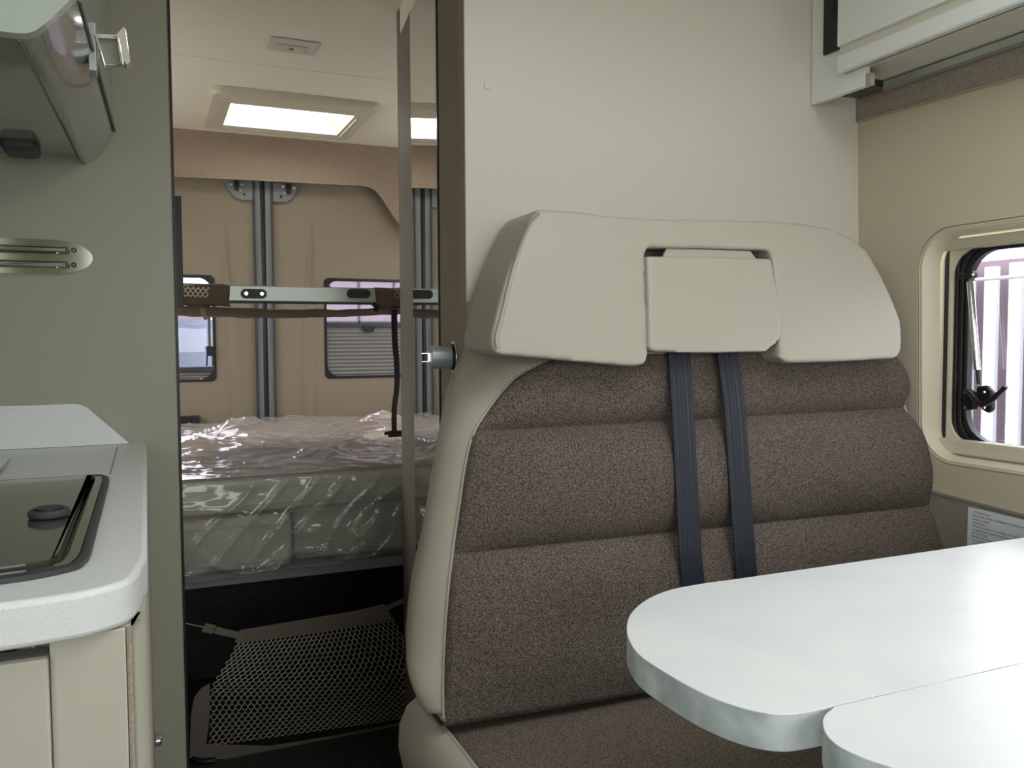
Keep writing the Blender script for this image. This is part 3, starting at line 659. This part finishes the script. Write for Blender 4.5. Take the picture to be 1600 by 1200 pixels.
# sink with smoked glass lid
def zpts(lst, z): return [az(x, y, z) for x, y in lst]
out_ = spline([az(*q_) for q_ in ((150, 747.5), (165, 748), (171, 754), (165, 780), (150, 840), (142, 870), (134, 882), (118, 892), (60, 905), (0, 914), (-60, 921))], 6)
lft = -.47
loop = [Vector((lft, out_[0].y, ZW))]+[Vector((v.x, v.y, ZW)) for v in out_]+[Vector((lft, out_[-1].y, ZW))]
def inset(lp, d):
    out = []; n = len(lp)
    for i in range(n):
        a, b, c_ = lp[i-1], lp[i], lp[(i+1) % n]; e1 = (b-a).normalized(); e2 = (c_-b).normalized(); t = (e1+e2); t = t.normalized() if t.length > 1e-6 else e1
        nn = Vector((t.y, -t.x, 0)); k = 1/max(.5, math.sqrt(max(.05, (1+e1.dot(e2))/2))); out.append(b+nn*d*min(k, 1.5))
    return out
skroot = empty('kitchen_sink', 'dark smoked glass lid in a steel rim let into the white worktop', 'sink', (-.25, 1.0, ZW))
def lift(lp, h): return [Vector((v.x, v.y, ZW+h)) for v in lp]
bm = NB(); loft(bm, [lift(loop, .0005), lift(loop, .004), lift(inset(loop, .004), .0055), lift(inset(loop, .007), .004), lift(inset(loop, .007), .0005)], True, False); build('rubber_rim', bm, m_dgrey, skroot, angle=60)
bm = NB(); loft(bm, [lift(inset(loop, .007), .0005), lift(inset(loop, .0075), .0045), lift(inset(loop, .015), .0045), lift(inset(loop, .0165), .001)], True, False); build('steel_rim', bm, m_steel, skroot, angle=60)
bm = NB(); prism(bm, lift(inset(loop, .016), .0006), (0, 0, .0008)); build('gap_seal', bm, m_black, skroot)
gl_ = lift(inset(loop, .021), .0015); bm = NB(); prism(bm, gl_, (0, 0, .006)); build('glass_lid', bm, m_glassd, skroot, bev=.001)
kc = az(77, 807, ZW+.008)
bm = NB(); cyl(bm, kc, kc+Vector((0, 0, .007)), .017, 32); kn = build('lid_knob', bm, m_dgrey, skroot, bev=.002)
bm = NB(); cyl(bm, kc+Vector((0, 0, .007)), kc+Vector((0, 0, .0085)), .012, 24); build('knob_cap', bm, m_black, kn)
hb_ = [az(-80, 722, ZW+.001), az(15, 719.5, ZW+.001), az(0, 741, ZW+.001), az(-80, 745, ZW+.001)]
bm = NB(); prism(bm, [h_ for h_ in hb_], (0, 0, .004)); tag(build('hob_cover', bm, m_glassd, bev=.001), 'small corner of dark glass cover behind the sink lid at the left edge', 'hob cover')
# cabinet below
ZK = ZW-.031
yA = at(200, 1000, 'z', ZK).y
kroot2 = empty('kitchen_cabinet', 'cream kitchen cabinet under the white worktop', 'cabinet', (-.25, 1.0, 0))
yF = at(150, 988, 'z', ZK).y+.004
def af(px, py, y=None): return at(px, py, 'y', yF if y is None else y)
xa_, xb_ = af(80, 1100).x, af(199, 1100).x
bm = NB(); box(bm, xa_, xb_, yF, yF+.02, .0, ZK-.001); build('front_panel', bm, m_cab, kroot2, bev=.001)
bm = NB(); xs2 = af(209, 1100, yF+.004).x; box(bm, xb_+.0005, xs2, yF+.004, yF+.02, 0, ZK-.001); build('edge_strip', bm, m_brown2, kroot2, label='narrow brown strip')
xc_ = -.005
bm = NB(); box(bm, xa_+.01, xc_-.022, yF+.022, 1.49, ZK-.04, ZK-.001); box(bm, xb_-.01, xc_-.010, yF+.006, yF+.12, ZK-.006, ZK-.0005); box(bm, xb_+.002, xc_-.0008, yF+.034, yF+.3, ZK-.006, ZK-.0007); build('top_rail', bm, m_cab, kroot2, smooth=False)
bm = NB(); R_ = .03; prof = [(xs2+.001, yF+.0)]+[(xc_-R_+R_*math.sin(a*PI/16), yF+.03+R_-R_*math.cos(a*PI/16)) for a in range(9)]+[(xc_, 1.497), (xc_-.02, 1.497), (xs2+.001, yF+.04)]
prof = [(x, y, 0) for x, y in prof]; prof[0] = (xs2+.001, yF+.004, 0)
prism(bm, prof, (0, 0, ZK-.001)); build('side_panel', bm, m_cab, kroot2, angle=50)
bm = NB(); box(bm, -.517, xa_-.001, yF+.025, yF+.04, 0, ZK-.001); build('carcass_front', bm, m_cab, kroot2, smooth=False)
dtop = af(40, 1034, yF-.006).z
bm = NB(); box(bm, -.517, af(77, 1100, yF-.006).x, yF-.006, yF+.014, 0.05, dtop); dv = build('cabinet_door', bm, m_cab, kroot2, bev=.0015)
bm = NB(); x_ = af(77, 1100, yF-.006).x; box(bm, -.517, x_-.001, yF-.004, yF+.014, dtop, dtop+.0015); build('door_edge', bm, m_cabg, dv)
for a_, b_, mm in ((-40, 26, m_black), (50, 56, m_brown2)):
    bm = NB(); box(bm, af(a_, 1020, yF+.02).x, af(b_, 1020, yF+.02).x, yF+.019, yF+.0245, dtop-.02, af(0, 1018 if mm is m_black else 1010, yF+.02).z); build('recess_plate', bm, mm, kroot2)  # flat plates; the black one paints the shade of a recess
cpt = at(232, 1160, 'y', 1.47)
bm = NB(); tube(bm, [Vector((-.004, 1.47, cpt.z)), Vector((.006, 1.47, cpt.z))], .009, 12); tag(build('magnetic_catch', bm, m_chrome, bev=.002), 'small chrome catch low down between kitchen cabinet and bulkhead', 'catch')
cpt = at(289, 888, 'y', 1.94); bm = NB(); cyl(bm, Vector((.045, 1.94, cpt.z)), cpt, .008, 12); tag(build('door_catch', bm, m_chrome, bev=.002), 'tiny chrome stud at the bulkhead edge beside the wrapped mattress', 'catch')
# towel rail
troot = empty('towel_rail', 'polished steel wall plate with two chrome rods on the greige bulkhead', 'towel rail', at(60, 402, 'y', 1.5))
c0, c1 = at(0, 377, 'y', 1.4985), at(145, 404, 'y', 1.4985)
zt, zb = at(60, 374, 'y', 1.4985).z, at(60, 428, 'y', 1.4985).z; cz_ = (zt+zb)/2; hz_ = (zt-zb)/2
pts = [(-.42, 1.4985, zt)]+[(c1.x-.055+.055*math.sin(a*PI/24), 1.4985, cz_+hz_*math.cos(a*PI/24)) for a in range(25)]+[(-.42, 1.4985, zb)]
bm = NB(); prism(bm, pts, (0, -.0015, 0)); build('wall_plate', bm, m_steel, troot)
for yy in (389, 412):
    r0_ = at(86, yy, 'y', 1.475); rp_ = [Vector((-.42, 1.475, r0_.z)), r0_-Vector((.008, 0, 0)), r0_-Vector((0, -.004, 0)), Vector((r0_.x+.004, 1.4985, r0_.z))]
    bm = NB(); tube(bm, spline(rp_, 5), .0042, 12); build('rod', bm, m_chrome, troot)
for yy in (391, 414): 
    c_ = at(115.5, yy, 'y', 1.4968); s_1 = screw(c_, (0, -1, 0), .0042, troot, m_dgrey)
    bm = NB(); cyl(bm, c_+Vector((0, -.001, 0)), c_+Vector((0, -.0016, 0)), .0015, 8); build('socket', bm, m_steel, s_1)
# overhead locker, left
far = [at(x, y, 'y', 1.499) for x, y in ((0, 240), (70, 243), (122, 246), (128, 254), (135, 257.5), (146, 252), (160, 238), (170, 224), (178, 205))]
near = [at(x, y, 'y', .88) for x, y in ((-60, 52), (0, 58), (30, 61.5), (44, 62), (58, 58), (72, 48), (90, 32), (106, 16), (122, 0))]
far = [Vector((-.515, 1.499, far[0].z+.004))]+far+[Vector((far[-1].x-.002, 1.499, ZC-.002)), Vector((-.515, 1.499, ZC-.002))]
near = [Vector((-.515, .88, near[0].z+.004))]+near+[Vector((near[-1].x-.002, .88, ZC-.002)), Vector((-.515, .88, ZC-.002))]
lk = empty('overhead_locker', 'grey glossy overhead locker with a curved lower front above the kitchen', 'overhead locker', (-.25, 1.2, near[3].z))
rings = [[n_*(1-t)+f_*t for n_, f_ in zip(near, far)] for t in [k/14 for k in range(15)]]
bm = NB(); loft(bm, [[(p_.x, p_.y, p_.z) for p_ in r_] for r_ in rings], True, True); build('locker_body', bm, m_lock, lk, angle=30)
bm = NB(); prism(bm, [p_+Vector((.0 if i else 0, -.0005, -.0)) for i, p_ in enumerate(near)], (0, -.016, 0)); build('end_panel', bm, m_mint, lk, angle=30, label='pale mint-grey glossy end panel')
bm = NB(); tube(bm, [r_[9]+Vector((.0015, 0, 0)) for r_ in rings], .0016, 6); build('door_gasket', bm, m_cabg, lk)
bm = NB(); tube(bm, [r_[3]+Vector((0, 0, -.0005)) for r_ in rings], .0014, 6); build('door_lower_seam', bm, m_cabg, lk)
# chrome latch on its front
t_ = .30; bp_ = rings[4][9]; 
lat = empty_loc = None
bm = NB(); Pq = lambda dx, dy, dz: bp_+Vector((dx, dy, dz))
lc = at(158, 80, 'y', bp_.y)
bm = NB(); box(bm, bp_.x-.004, bp_.x+.004, bp_.y-.014, bp_.y+.014, lc.z-.026, lc.z+.026); la = build('latch_plate', bm, m_satin, lk, bev=.001)
lz = lc.z; ly = bp_.y-.014
loop_ = [(bp_.x+.004, ly, lz+.012), (bp_.x+.026, ly, lz+.013), (bp_.x+.030, ly, lz-.016), (bp_.x+.012, ly, lz-.020)]
bm = NB(); tube(bm, loop_, .0022, 8, closed=True); prism(bm, [(bp_.x+.004, ly-.001, lz+.014), (bp_.x+.024, ly-.001, lz+.016), (bp_.x+.032, ly-.001, lz+.026), (bp_.x+.0345, ly-.001, lz+.022), (bp_.x+.038, ly-.001, lz-.012), (bp_.x+.034, ly-.001, lz-.016), (bp_.x+.029, ly-.001, lz-.010), (bp_.x+.027, ly-.001, lz+.011), (bp_.x+.004, ly-.001, lz+.009)], (0, .026, 0)); build('latch_pull', bm, m_chrome, la, bev=.001)
bm = NB(); prism(bm, [Vector(q_)+Vector((0, .006, 0)) for q_ in loop_], (0, .003, 0)); build('latch_face', bm, m_lock, la)
lampc = at(30, 232, 'z', far[1].z-.006)
bm = NB(); p0, p1 = at(3, 232, 'y', 1.40), at(60, 232, 'y', 1.40); box(bm, p0.x-.0, p1.x, 1.37, 1.44, far[2].z-.019, far[2].z+.002); build('under_light', bm, m_dgrey, lk, bev=.008)

# ================================================================== bench
BY0, BZ0, BY1, BZ1 = 1.05, CZ-.53, 1.135, CZ-.02
nb = Vector((0, -(BZ1-BZ0), BY1-BY0)).normalized(); pb = Vector((0, BY0, BZ0))
def abk(px, py, o=0): return atp(px, py, pb+nb*o, nb)
broot = empty('bench_seat', 'two-place camper bench in cream leatherette and speckled brown cloth facing the table', 'bench', (.82, 1.1, 0))
Lb = [(0, 885, 556), (.03, 850, 567), (.06, 812, 586), (.10, 785, 611), (.14, 762, 641), (.2, 741, 675), (.3, 728, 722), (.4, 717, 795), (.53, 707, 866), (.7, 698, 950), (.85, 693, 1040), (1, 693, 1127)]
Rb = [(0, 1375, 548), (.03, 1396, 561), (.06, 1408, 576), (.10, 1416, 598), (.14, 1417, 615), (.2, 1413, 638), (.3, 1437, 680), (.4, 1450, 735), (.53, 1453, 790), (.7, 1484, 866), (.85, 1500, 930), (1, 1512, 985)]
Ob = [(-.12, 729, 470), (-.05, 729, 530), (0, 727, 556), (.03, 719, 573), (.06, 712, 586), (.10, 704, 608), (.14, 697, 640), (.2, 691, 675), (.3, 683, 720), (.4, 672, 785), (.53, 660, 850), (.7, 645, 920), (.80, 637, 1000), (.88, 640, 1045), (.94, 660, 1085), (1, 690, 1126)]
def key(K_, t):
    if t <= K_[0][0]: return K_[0][1:]
    for a, b in zip(K_, K_[1:]):
        if t <= b[0]:
            i = K_.index(a); s = (t-a[0])/(b[0]-a[0])
            p0 = K_[max(i-1, 0)]; p3 = K_[min(i+2, len(K_)-1)]
            out = []
            for k in (1, 2):
                h = b[0]-a[0]; m0 = ((b[k]-p0[k])/(b[0]-p0[0]))*h if i else (b[k]-a[k]); m1 = ((p3[k]-a[k])/(p3[0]-a[0]))*h if i+2 < len(K_) else (b[k]-a[k])
                out.append((2*s**3-3*s*s+1)*a[k]+(s**3-2*s*s+s)*m0+(-2*s**3+3*s*s)*b[k]+(s**3-s*s)*m1)
            return out
    return K_[-1][1:]
SE = (0, .2, .53, 1.0)
def bulge(t):
    for a, b in zip(SE, SE[1:]):
        if t <= b+1e-9:
            v = (t-a)/(b-a); 
            if a == 0: v = .3+.7*v
            if b == 1.0: v = v*.93
            return max(0, 1-abs(2*v-1)**2.2)**.75*(.75 if a == 0 else 1)
    return 0
NU, NV = 120, 150; rows = []
def fab(u, t):
    lp, rp_ = abk(*key(Lb, t)), abk(*key(Rb, t))
    e = (1-abs(2*u-1)**9)**.5 if 0 < u < 1 else 0
    sag = .004*noise.noise(Vector((u*7, t*9, .5)))*e
    return lp*(1-u)+rp_*u + nb*((.030*bulge(t)+.001)*(.25+.75*e) if 0 < u < 1 else .0) + nb*sag
ts = sorted({*[k/NV for k in range(NV+1)], .2, .53, .195, .205, .525, .535})
us = sorted({*[k/NU for k in range(NU+1)], .003, .997})
for t in ts: rows.append([fab(u, t) for u in us])
bm = NB(); loft(bm, rows, False, False)
bk = build('backrest', bm, m_fabric, broot, angle=180)
# right side and back shell
bm = NB(); rows = [[abk(*key(Rb, k/60))+Vector((0, dy, 0)) for dy in (0, .03, .06, .10)] for k in range(61)]; loft(bm, rows, False, False); build('side_facing', bm, m_fabric, bk, angle=60)
bm = NB(); tube(bm, [fab(k/60, .0)+nb*.002 for k in range(61)]+[abk(*key(Rb, k/80))+nb*.001 for k in range(1, 81)], .0026, 8); build('piping', bm, m_leather, bk)
# bottom return of the back cushion
bm = NB(); rows = [[fab(u, 1.0)+Vector((0, dy, dz)) for u in us] for dy, dz in ((0, 0), (.004, -.008), (.015, -.012), (.12, -.012))]; loft(bm, rows, False, False); build('lower_facing', bm, m_fabric, bk, angle=60)
# left leather bolster
def bol(t):
    tt = max(t, 0); f = abk(*key(Lb, tt)); 
    if t < 0: f = f+Vector((0, 0, -t*.5))+Vector((.06*(-t)/.12, 0, 0))
    ox, oy = key(Ob, t); s = max(0, min(1, (1-t)/.22))**.6
    o_ = abk(ox, oy, -.025-.06*s)
    return f, o_
rows = []
for k in range(91):
    t = -.12+1.12*k/90; f, o_ = bol(t); row = []
    mid = (f+o_)/2; out = (o_-f); nrm = Vector((-out.y, out.x, 0)); nrm = nrm if nrm.y < 0 else -nrm; nrm.normalize()
    h = .022*min(1, out.length/.06)
    for j in range(13):
        s = j/12; row.append(f*(1-s)+o_*s+nrm*h*math.sin(PI*s)**.8)
    row += [o_+Vector((.008, .02, 0)), o_+Vector((.012, .05, 0))]
    rows.append(row)
bm = NB(); loft(bm, rows, False, False); bo = build('side_bolster', bm, m_leather, broot, angle=180)
bm = NB(); tube(bm, [bol(-.12+.44*k/50)[1]+Vector((.004, .004, 0)) for k in range(51)], .0022, 8); build('piping', bm, m_thread, bo)
bm = NB(); tube(bm, [bol(k/80)[0]+nb*.003+Vector((-.001, 0, 0)) for k in range(80)], .0016, 6); build('piping', bm, m_leather, bo)
bm = NB(); 
for k in range(150):
    t = (k+.2)/150; t2 = (k+.75)/150
    def sp_(t):
        f, o_ = bol(t); return f*.93+o_*.07+nb*.0050
    tube(bm, [sp_(t), sp_(t2)], .0007, 4)
build('stitching', bm, m_thread, bo)
# headrest
HY0, HZ0, HY1, HZ1 = 1.065, CZ-.03, 1.115, CZ+.19
nh = Vector((0, -(HZ1-HZ0), HY1-HY0)).normalized(); ph = Vector((0, HY0, HZ0))
def ah(px, py, o=0): return atp(px, py, ph+nh*o, nh)
ho_ = [(842, 326), (900, 330), (960, 338), (1020, 342), (1100, 343), (1200, 345), (1250, 348), (1295, 356), (1330, 371), (1356, 392), (1378, 430), (1395, 466), (1408, 500), (1411, 530), (1409, 552), (1398, 561), (1300, 566), (1232, 568), (1219, 560), (1218, 520), (1212, 450), (1208, 408), (1204, 391), (1100, 388), (1014, 387), (1009, 395), (1010, 450), (1014, 520), (1014, 556), (1008, 570), (990, 573), (900, 565), (780, 554), (768, 545), (768, 525), (776, 490), (792, 430), (812, 380), (830, 340)]
P_ = [ah(*q_) for q_ in ho_]; cen = Vector((sum(p_.x for p_ in P_)/len(P_), 0, 0))
bm = NB(); prism(bm, P_, (.004, .125, 0))
hr = build('headrest', bm, m_leather, broot, smooth=False); soft(hr, .0035, 12)
# centre pad
hp = [(1011, 400), (1100, 400.5), (1206, 404), (1213, 440), (1222, 490), (1223, 528), (1200, 549), (1120, 552), (1022, 550), (1014, 544), (1013, 480)]
bm = NB(); prism(bm, [ah(*q_, .006) for q_ in hp], (0, .075, 0)); pad = build('head_pad', bm, m_leather, hr, smooth=False); soft(pad, .003, 12)
bm = NB(); prism(bm, [ah(*q_, -.008) for q_ in ((1042, 388), (1172, 392), (1182, 405), (1036, 402))], (0, .004, 0)); build('hinge_flap', bm, m_leather, hr, smooth=False)
bm = NB(); prism(bm, [ah(*q_, -.05) for q_ in ((1000, 380), (1214, 384), (1226, 562), (1006, 562))], (0, .004, 0)); build('recess_back', bm, m_cabg, hr, smooth=False)
sl_ = spline([ah(*q_, .0015) for q_ in ((843, 333), (826, 352), (808, 395), (795, 440), (783, 490), (774, 526), (776, 545))], 8)
bm = NB(); tube(bm, sl_, .0011, 6); build('seam', bm, m_cabg, hr)
bm = NB()
for a, b in zip(spline([p_+Vector((.006, 0, 0)) for p_ in sl_], 2)[::1], spline([p_+Vector((.006, 0, 0)) for p_ in sl_], 2)[1:]):
    tube(bm, [a*.8+b*.2, b*.8+a*.2], .0007, 4)
build('stitching', bm, m_thread, hr)
# seat cushion
ZS = BZ0
xl = .352
bm = NB(); box(bm, xl+.006, 1.285, .52, 1.20, ZS-.135, ZS-.004)
sc_ = build('seat_cushion', bm, m_seat, broot, smooth=False); soft(sc_, .008, 8)
bm = NB(); rows = []
for k in range(40):
    y = 1.185-.68*k/39; rows.append([(xl+.012, y, ZS-.0), (xl+.004, y, ZS+.001), (xl-.012, y, ZS-.010), (xl-.024, y, ZS-.035), (xl-.026, y, ZS-.07), (xl-.015, y, ZS-.125), (xl+.01, y, ZS-.135)])
loft(bm, rows, False, False); bm.faces.new([bm.verts.new(q_) for q_ in rows[0]]); sb2 = build('seat_bolster', bm, m_leather, sc_, angle=60)
bm = NB(); tube(bm, [Vector(r_[0])+Vector((-.004, 0, .001)) for r_ in rows], .0018, 6); build('piping', bm, m_leather, sb2)
bm = NB(); box(bm, xl+.02, 1.285, .56, 1.24, .0, ZS-.135); build('seat_base', bm, m_brown2, broot, smooth=False)
bm = NB(); box(bm, .50, 1.25, 1.20, 1.248, ZS-.15, CZ+.12); build('back_frame', bm, m_dgrey, broot, smooth=False)
# seat belts
for lab, pts in (('dark navy seat belt strap hanging over the backrest, the left of the two', ((1036, 545), (1055, 548), (1057, 565), (1062, 640), (1067, 740), (1073, 850), (1079, 925), (1084, 1010))), ('dark navy seat belt strap hanging over the backrest, right of the two', ((1110, 545), (1130, 545), (1133, 562), (1143, 640), (1150, 740), (1157, 840), (1163, 915), (1170, 990)))):
    c_ = spline([abk(q_[0]+5, q_[1], .036) for i, q_ in enumerate(pts[1:])], 14)
    bm = NB(); W2 = .0200; rings = []
    for p_ in c_:
        ring = []
        for k in range(25):
            s = -1+2*k/24; ring.append(p_+Vector((s*W2, 0, 0))+nb*(.0007*math.cos(s*PI*5.5)+.0008))
        ring += [p_+Vector((W2, 0, 0))-nb*.0008, p_+Vector((-W2, 0, 0))-nb*.0008]
        rings.append(ring)
    loft(bm, rings, True, True); tag(build('seat_belt', bm, m_belt, angle=30), lab, 'seat belt', 'seat belts on the bench')

# ================================================================== table
ZT = CZ-.28; TH = .029
def at_(px, py): return at(px, py, 'z', ZT)
lobe1 = spline([at_(*q_) for q_ in ((1150, 904.5), (1095, 912), (1045, 922), (1008, 938), (986, 958), (979, 978), (983, 1000), (1000, 1024), (1040, 1051), (1092, 1080), (1140, 1100), (1185, 1112), (1225, 1116), (1262, 1112), (1298, 1104.5))], 6)
yfar = lobe1[0].y; ys = lobe1[-1].y
troot2 = empty('dining_table', 'pale concrete-look table with rounded lobed edge before the bench', 'table', (.85, .6, 0))
top = [Vector((1.29, yfar, ZT))]+[Vector((v.x, v.y if i else yfar, ZT)) for i, v in enumerate(lobe1)]+[Vector((1.29, ys, ZT))]
bm = NB(); prism(bm, top, (0, 0, -TH), 0, 1)
build('table_top', bm, [m_table, m_tedge], troot2, bev=.0008)
g = .00025
lobe2 = spline([at_(*q_) for q_ in ((1300, 1107), (1290, 1115), (1285, 1127), (1290, 1146), (1308, 1164), (1345, 1182), (1400, 1201), (1480, 1228), (1580, 1256))], 6)
lf = [Vector((1.285, ys-g, ZT)), Vector((lobe2[0].x+.004, ys-g, ZT))]+[Vector((v.x, min(v.y, ys-g), ZT)) for v in lobe2]; e_ = lf[-1]
lf += [Vector((e_.x+.15, e_.y-.03, ZT)), Vector((1.285, e_.y-.03, ZT))]
bm = NB(); prism(bm, lf, (0, 0, -TH), 0, 1); build('extension_leaf', bm, [m_table, m_tedge], troot2, bev=.0008)
bm = NB(); tube(bm, [(.95, .43, 0.03), (.95, .43, ZT-TH)], .03, 24); lg = build('leg', bm, m_alu, troot2)
bm = NB(); cyl(bm, (.95, .43, 0), (.95, .43, .03), .09, 32); build('base_plate', bm, m_alu, troot2)
# warning sticker
XL_ = XR-.0105
sq = [at(1512.5, 791.5, 'x', XL_), at(1511, 872, 'x', XL_), at(1512.5, 791.5, 'x', XL_)]
y0_, ztp = sq[0].y, sq[0].z; dirv = Vector((0, -1, -sl*1.0)).normalized() if True else None
dirv = (at(1600, 812.5, 'x', XL_)-sq[0]).normalized(); dwn = Vector((0, 0, -1)); wS, hS = .16, .105
stroot = empty('warning_label', 'white printed safety notice on the side lining behind the table', 'sticker', sq[0]+dirv*.08)
bm = NB(); prism(bm, [sq[0], sq[0]+dirv*wS, sq[0]+dirv*wS+dwn*hS, sq[0]+dwn*hS], (.0006, 0, 0)); build('paper', bm, m_paper, stroot, smooth=False)
LINES = [('ATTENZIONE:', 1), ('Durante la marcia \u00e8 obbligatorio sedere nei posti', 0), ('cinture e sedili', 0), ('WARNING:', 1), ('When the vehicle is travelling, it is compulsory to', 0), ('occupied by the special seats and safety belts', 0), ('ATTENTION:', 1), ('Pendant la marche, il est obligatoire de rester', 0), ('correctement assis et aux places pr\u00e9vues', 0), ('ACHTUNG:', 1), ('W\u00e4hrend der Fahrt sind die Sitze mit Gurten', 0), ('immer zu benutzen', 0)]
def text_bm(s, size):
    cu_ = bpy.data.curves.new('t', 'FONT'); cu_.body = s; cu_.size = size; cu_.resolution_u = 2
    o = bpy.data.objects.new('t', cu_); C.objects.link(o); bpy.context.view_layer.update()
    me = bpy.data.meshes.new_from_object(o); bpy.data.objects.remove(o); bm = NB(); bm.from_mesh(me); return bm
zl_ = .0085
for s, h in LINES:
    bm = text_bm(s, .0052)
    for v in bm.verts:
        x, y = v.co.x, v.co.y; q_ = sq[0]+dirv*(.009+x)+dwn*(zl_-y); v.co = (q_.x-.0003, q_.y, q_.z)
    build('heading' if h else 'text_line', bm, m_red if h else m_ink, stroot, smooth=False)
    zl_ += .0056 if h else .0062

# ================================================================== overhead locker, right
XFc = 1.150; zf0 = at(1265, 164, 'y', 1.249).z; 
orr = empty('overhead_locker', 'white overhead locker with a proud grooved door above the side window', 'overhead locker', (1.2, .7, zf0))
y_n = at(1354, 133, 'x', XFc+.004).y
bm = NB(); zb_ = zf0
fas = [(XFc, 1.249, ZC-.001), (XFc, 1.249, zb_), (XFc, y_n, zb_+.0), (XFc, y_n, zb_+.037), (XFc, .10, zb_+.037), (XFc, .10, ZC-.001)]
prism(bm, fas, (.012, 0, 0)); build('side_fascia', bm, m_white, orr, smooth=False, bev=.001)
XD = XFc-.018; yd = at(1308.5, 60, 'x', XD).y; zd = at(1308.6, 114, 'x', XD).z
zg0, zg1 = at(1310, 88, 'x', XD).z, at(1310, 72, 'x', XD).z
def dpro(zz_, dx): return dx
# door: lower lip, groove, upper field (curves gently inward at the bottom)
bm = NB(); prof = [(XD+.017, zd), (XD+.002, zd), (XD, zd+.003), (XD, zg0), (XD+.006, zg0+.001), (XD+.006, zg1-.001), (XD, zg1), (XD+.0, ZC-.02), (XD+.017, ZC-.02)]
loft(bm, [[(x, y, z) for x, z in prof] for y in (yd, .12)], True, True); od = build('locker_door', bm, m_white, orr, smooth=False)
bm = NB(); box(bm, XD+.0052, XD+.0065, .121, yd-.001, zg0+.001, zg1-.001); build('groove', bm, m_cabg if False else m_soffit, od, smooth=False)
# soffit
xw = XR-.03
bm = NB(); prism(bm, [(XFc+.011, 1.249, zb_+.036), (1.262, 1.249, zb_+.030), (1.262, 1.249, zb_+.038), (XFc+.011, 1.249, zb_+.044)], (0, -1.149, 0)); box(bm, XD+.014, XFc+.012, .12, yd-.002, zd-.0, zd+.004); build('soffit', bm, m_soffit, orr, smooth=False)
bm = NB(); box(bm, XFc+.0005, XFc+.010, y_n-.012, y_n-.001, zb_-.001, zb_+.02); build('end_strip', bm, m_brown2, orr, smooth=False)
# black hinge box and screw
h0, h1 = at(1288, 88, 'x', XFc-.001), at(1311, 88, 'x', XFc-.001)
bm = NB(); box(bm, XFc-.006, XFc, h1.y-.03, h0.y, h0.z, ZC-.05); hg = build('hinge_box', bm, m_black, orr, bev=.003)
c_ = at(1300, 14, 'x', XFc-.007); screw(c_, (-1, 0, 0), .006, hg, m_rubber)
# LED rail and black end cap
la_, lb_ = at(1380, 138, 'x', 1.245), at(1600, 68, 'x', 1.245)
bm = NB(); box(bm, 1.236, 1.254, .1, la_.y, zb_+.016, zb_+.028); build('light_rail', bm, m_alu, orr, smooth=False)
p0, p1 = at(1322, 151, 'x', 1.21), at(1380, 140, 'x', 1.23)
bm = NB(); prism(bm, [at(*q_, 'z', zb_-.001) for q_ in ((1316, 152), (1366, 134), (1380, 136), (1378, 143), (1345, 154))], (0, 0, .012)); build('rail_end_cap', bm, m_black, orr, smooth=False, bev=.001)
# valance strip
XV = 1.262
va = [at(1335.6, 191, 'x', XV), at(1600, 118, 'x', XV), at(1335, 150, 'x', XV), at(1600, 84, 'x', XV)]
bm = NB(); zlo = va[0].z; zlo2 = va[1].z
prism(bm, [(XV, 1.248, zlo), (XV, .1, zlo2-(zlo-zlo2)*2), (XV, .1, zb_+.03), (XV, 1.248, zb_+.03)], (.02, 0, 0)); struct('trim_9', bm, m_cloth2, smooth=False)
bm = NB(); cyl(bm, (XV-.001, 1.247, zlo), (XV-.001, .1, zlo2-(zlo-zlo2)*2), .0018, 6); struct('trim_10', bm, m_tan)

# ================================================================== outside
tag(build('ground', box(NB(), -12, 14, -12, 14, -.85, -.8), m_ground, smooth=False), None, None, None, 'structure')
fx = 5.0
fen = empty('fence', 'mauve board fence with white slats seen through the side window', 'fence', (fx, 2.5, -.8))
bm = NB(); box(bm, fx+.12, fx+.2, -1, 6.4, -.8, 1.55); build('fence_boards', bm, m_fr, fen, smooth=False)
y = 2.4
while y < 5.6:
    bm = NB(); box(bm, fx, fx+.04, y, y+.08, -.8, 1.50+.03*random.random()); build('slat', bm, m_fw, fen, smooth=False); y += .17
bm = NB(); tube(bm, [(fx-.05, -1, 1.42), (fx-.05, 6.2, 1.42)], .012, 8); build('wire', bm, m_alu, fen)
pk = empty('tiled_wall', 'pinkish wall with a dark joint grid seen through the right rear window', 'wall', (1.5, 6.5, -.8))
bm = NB(); box(bm, .95, 6, 6.5, 6.6, -.8, 3.2); build('wall_face', bm, m_pink, pk, smooth=False)
bm = NB()
for k in range(18): box(bm, .95+k*.28, .965+k*.28, 6.49, 6.5, -.8, 3.2)
for k in range(12): box(bm, .95, 6, 6.49, 6.5, -.8+k*.33, -.785+k*.33)
build('joints', bm, m_dgrey, pk, smooth=False)
fl = empty('fluted_fence', 'pale fluted sheet fence seen through the left rear window', 'fence', (0, 5.6, -.8))
bm = NB(); rows = [[(-3+i*.02, 5.6+.03*math.sin(i*.55), z) for i in range(190)] for z in (-.8, 1.18)]; loft(bm, rows, False, False); build('sheet', bm, m_flute, fl, angle=80)
bm = NB(); box(bm, -2.5, .6, 9, 9.4, -.8, 1.62); tag(build('far_building', bm, m_pink, smooth=False), 'low reddish building beyond the pale fluted fence', 'building')
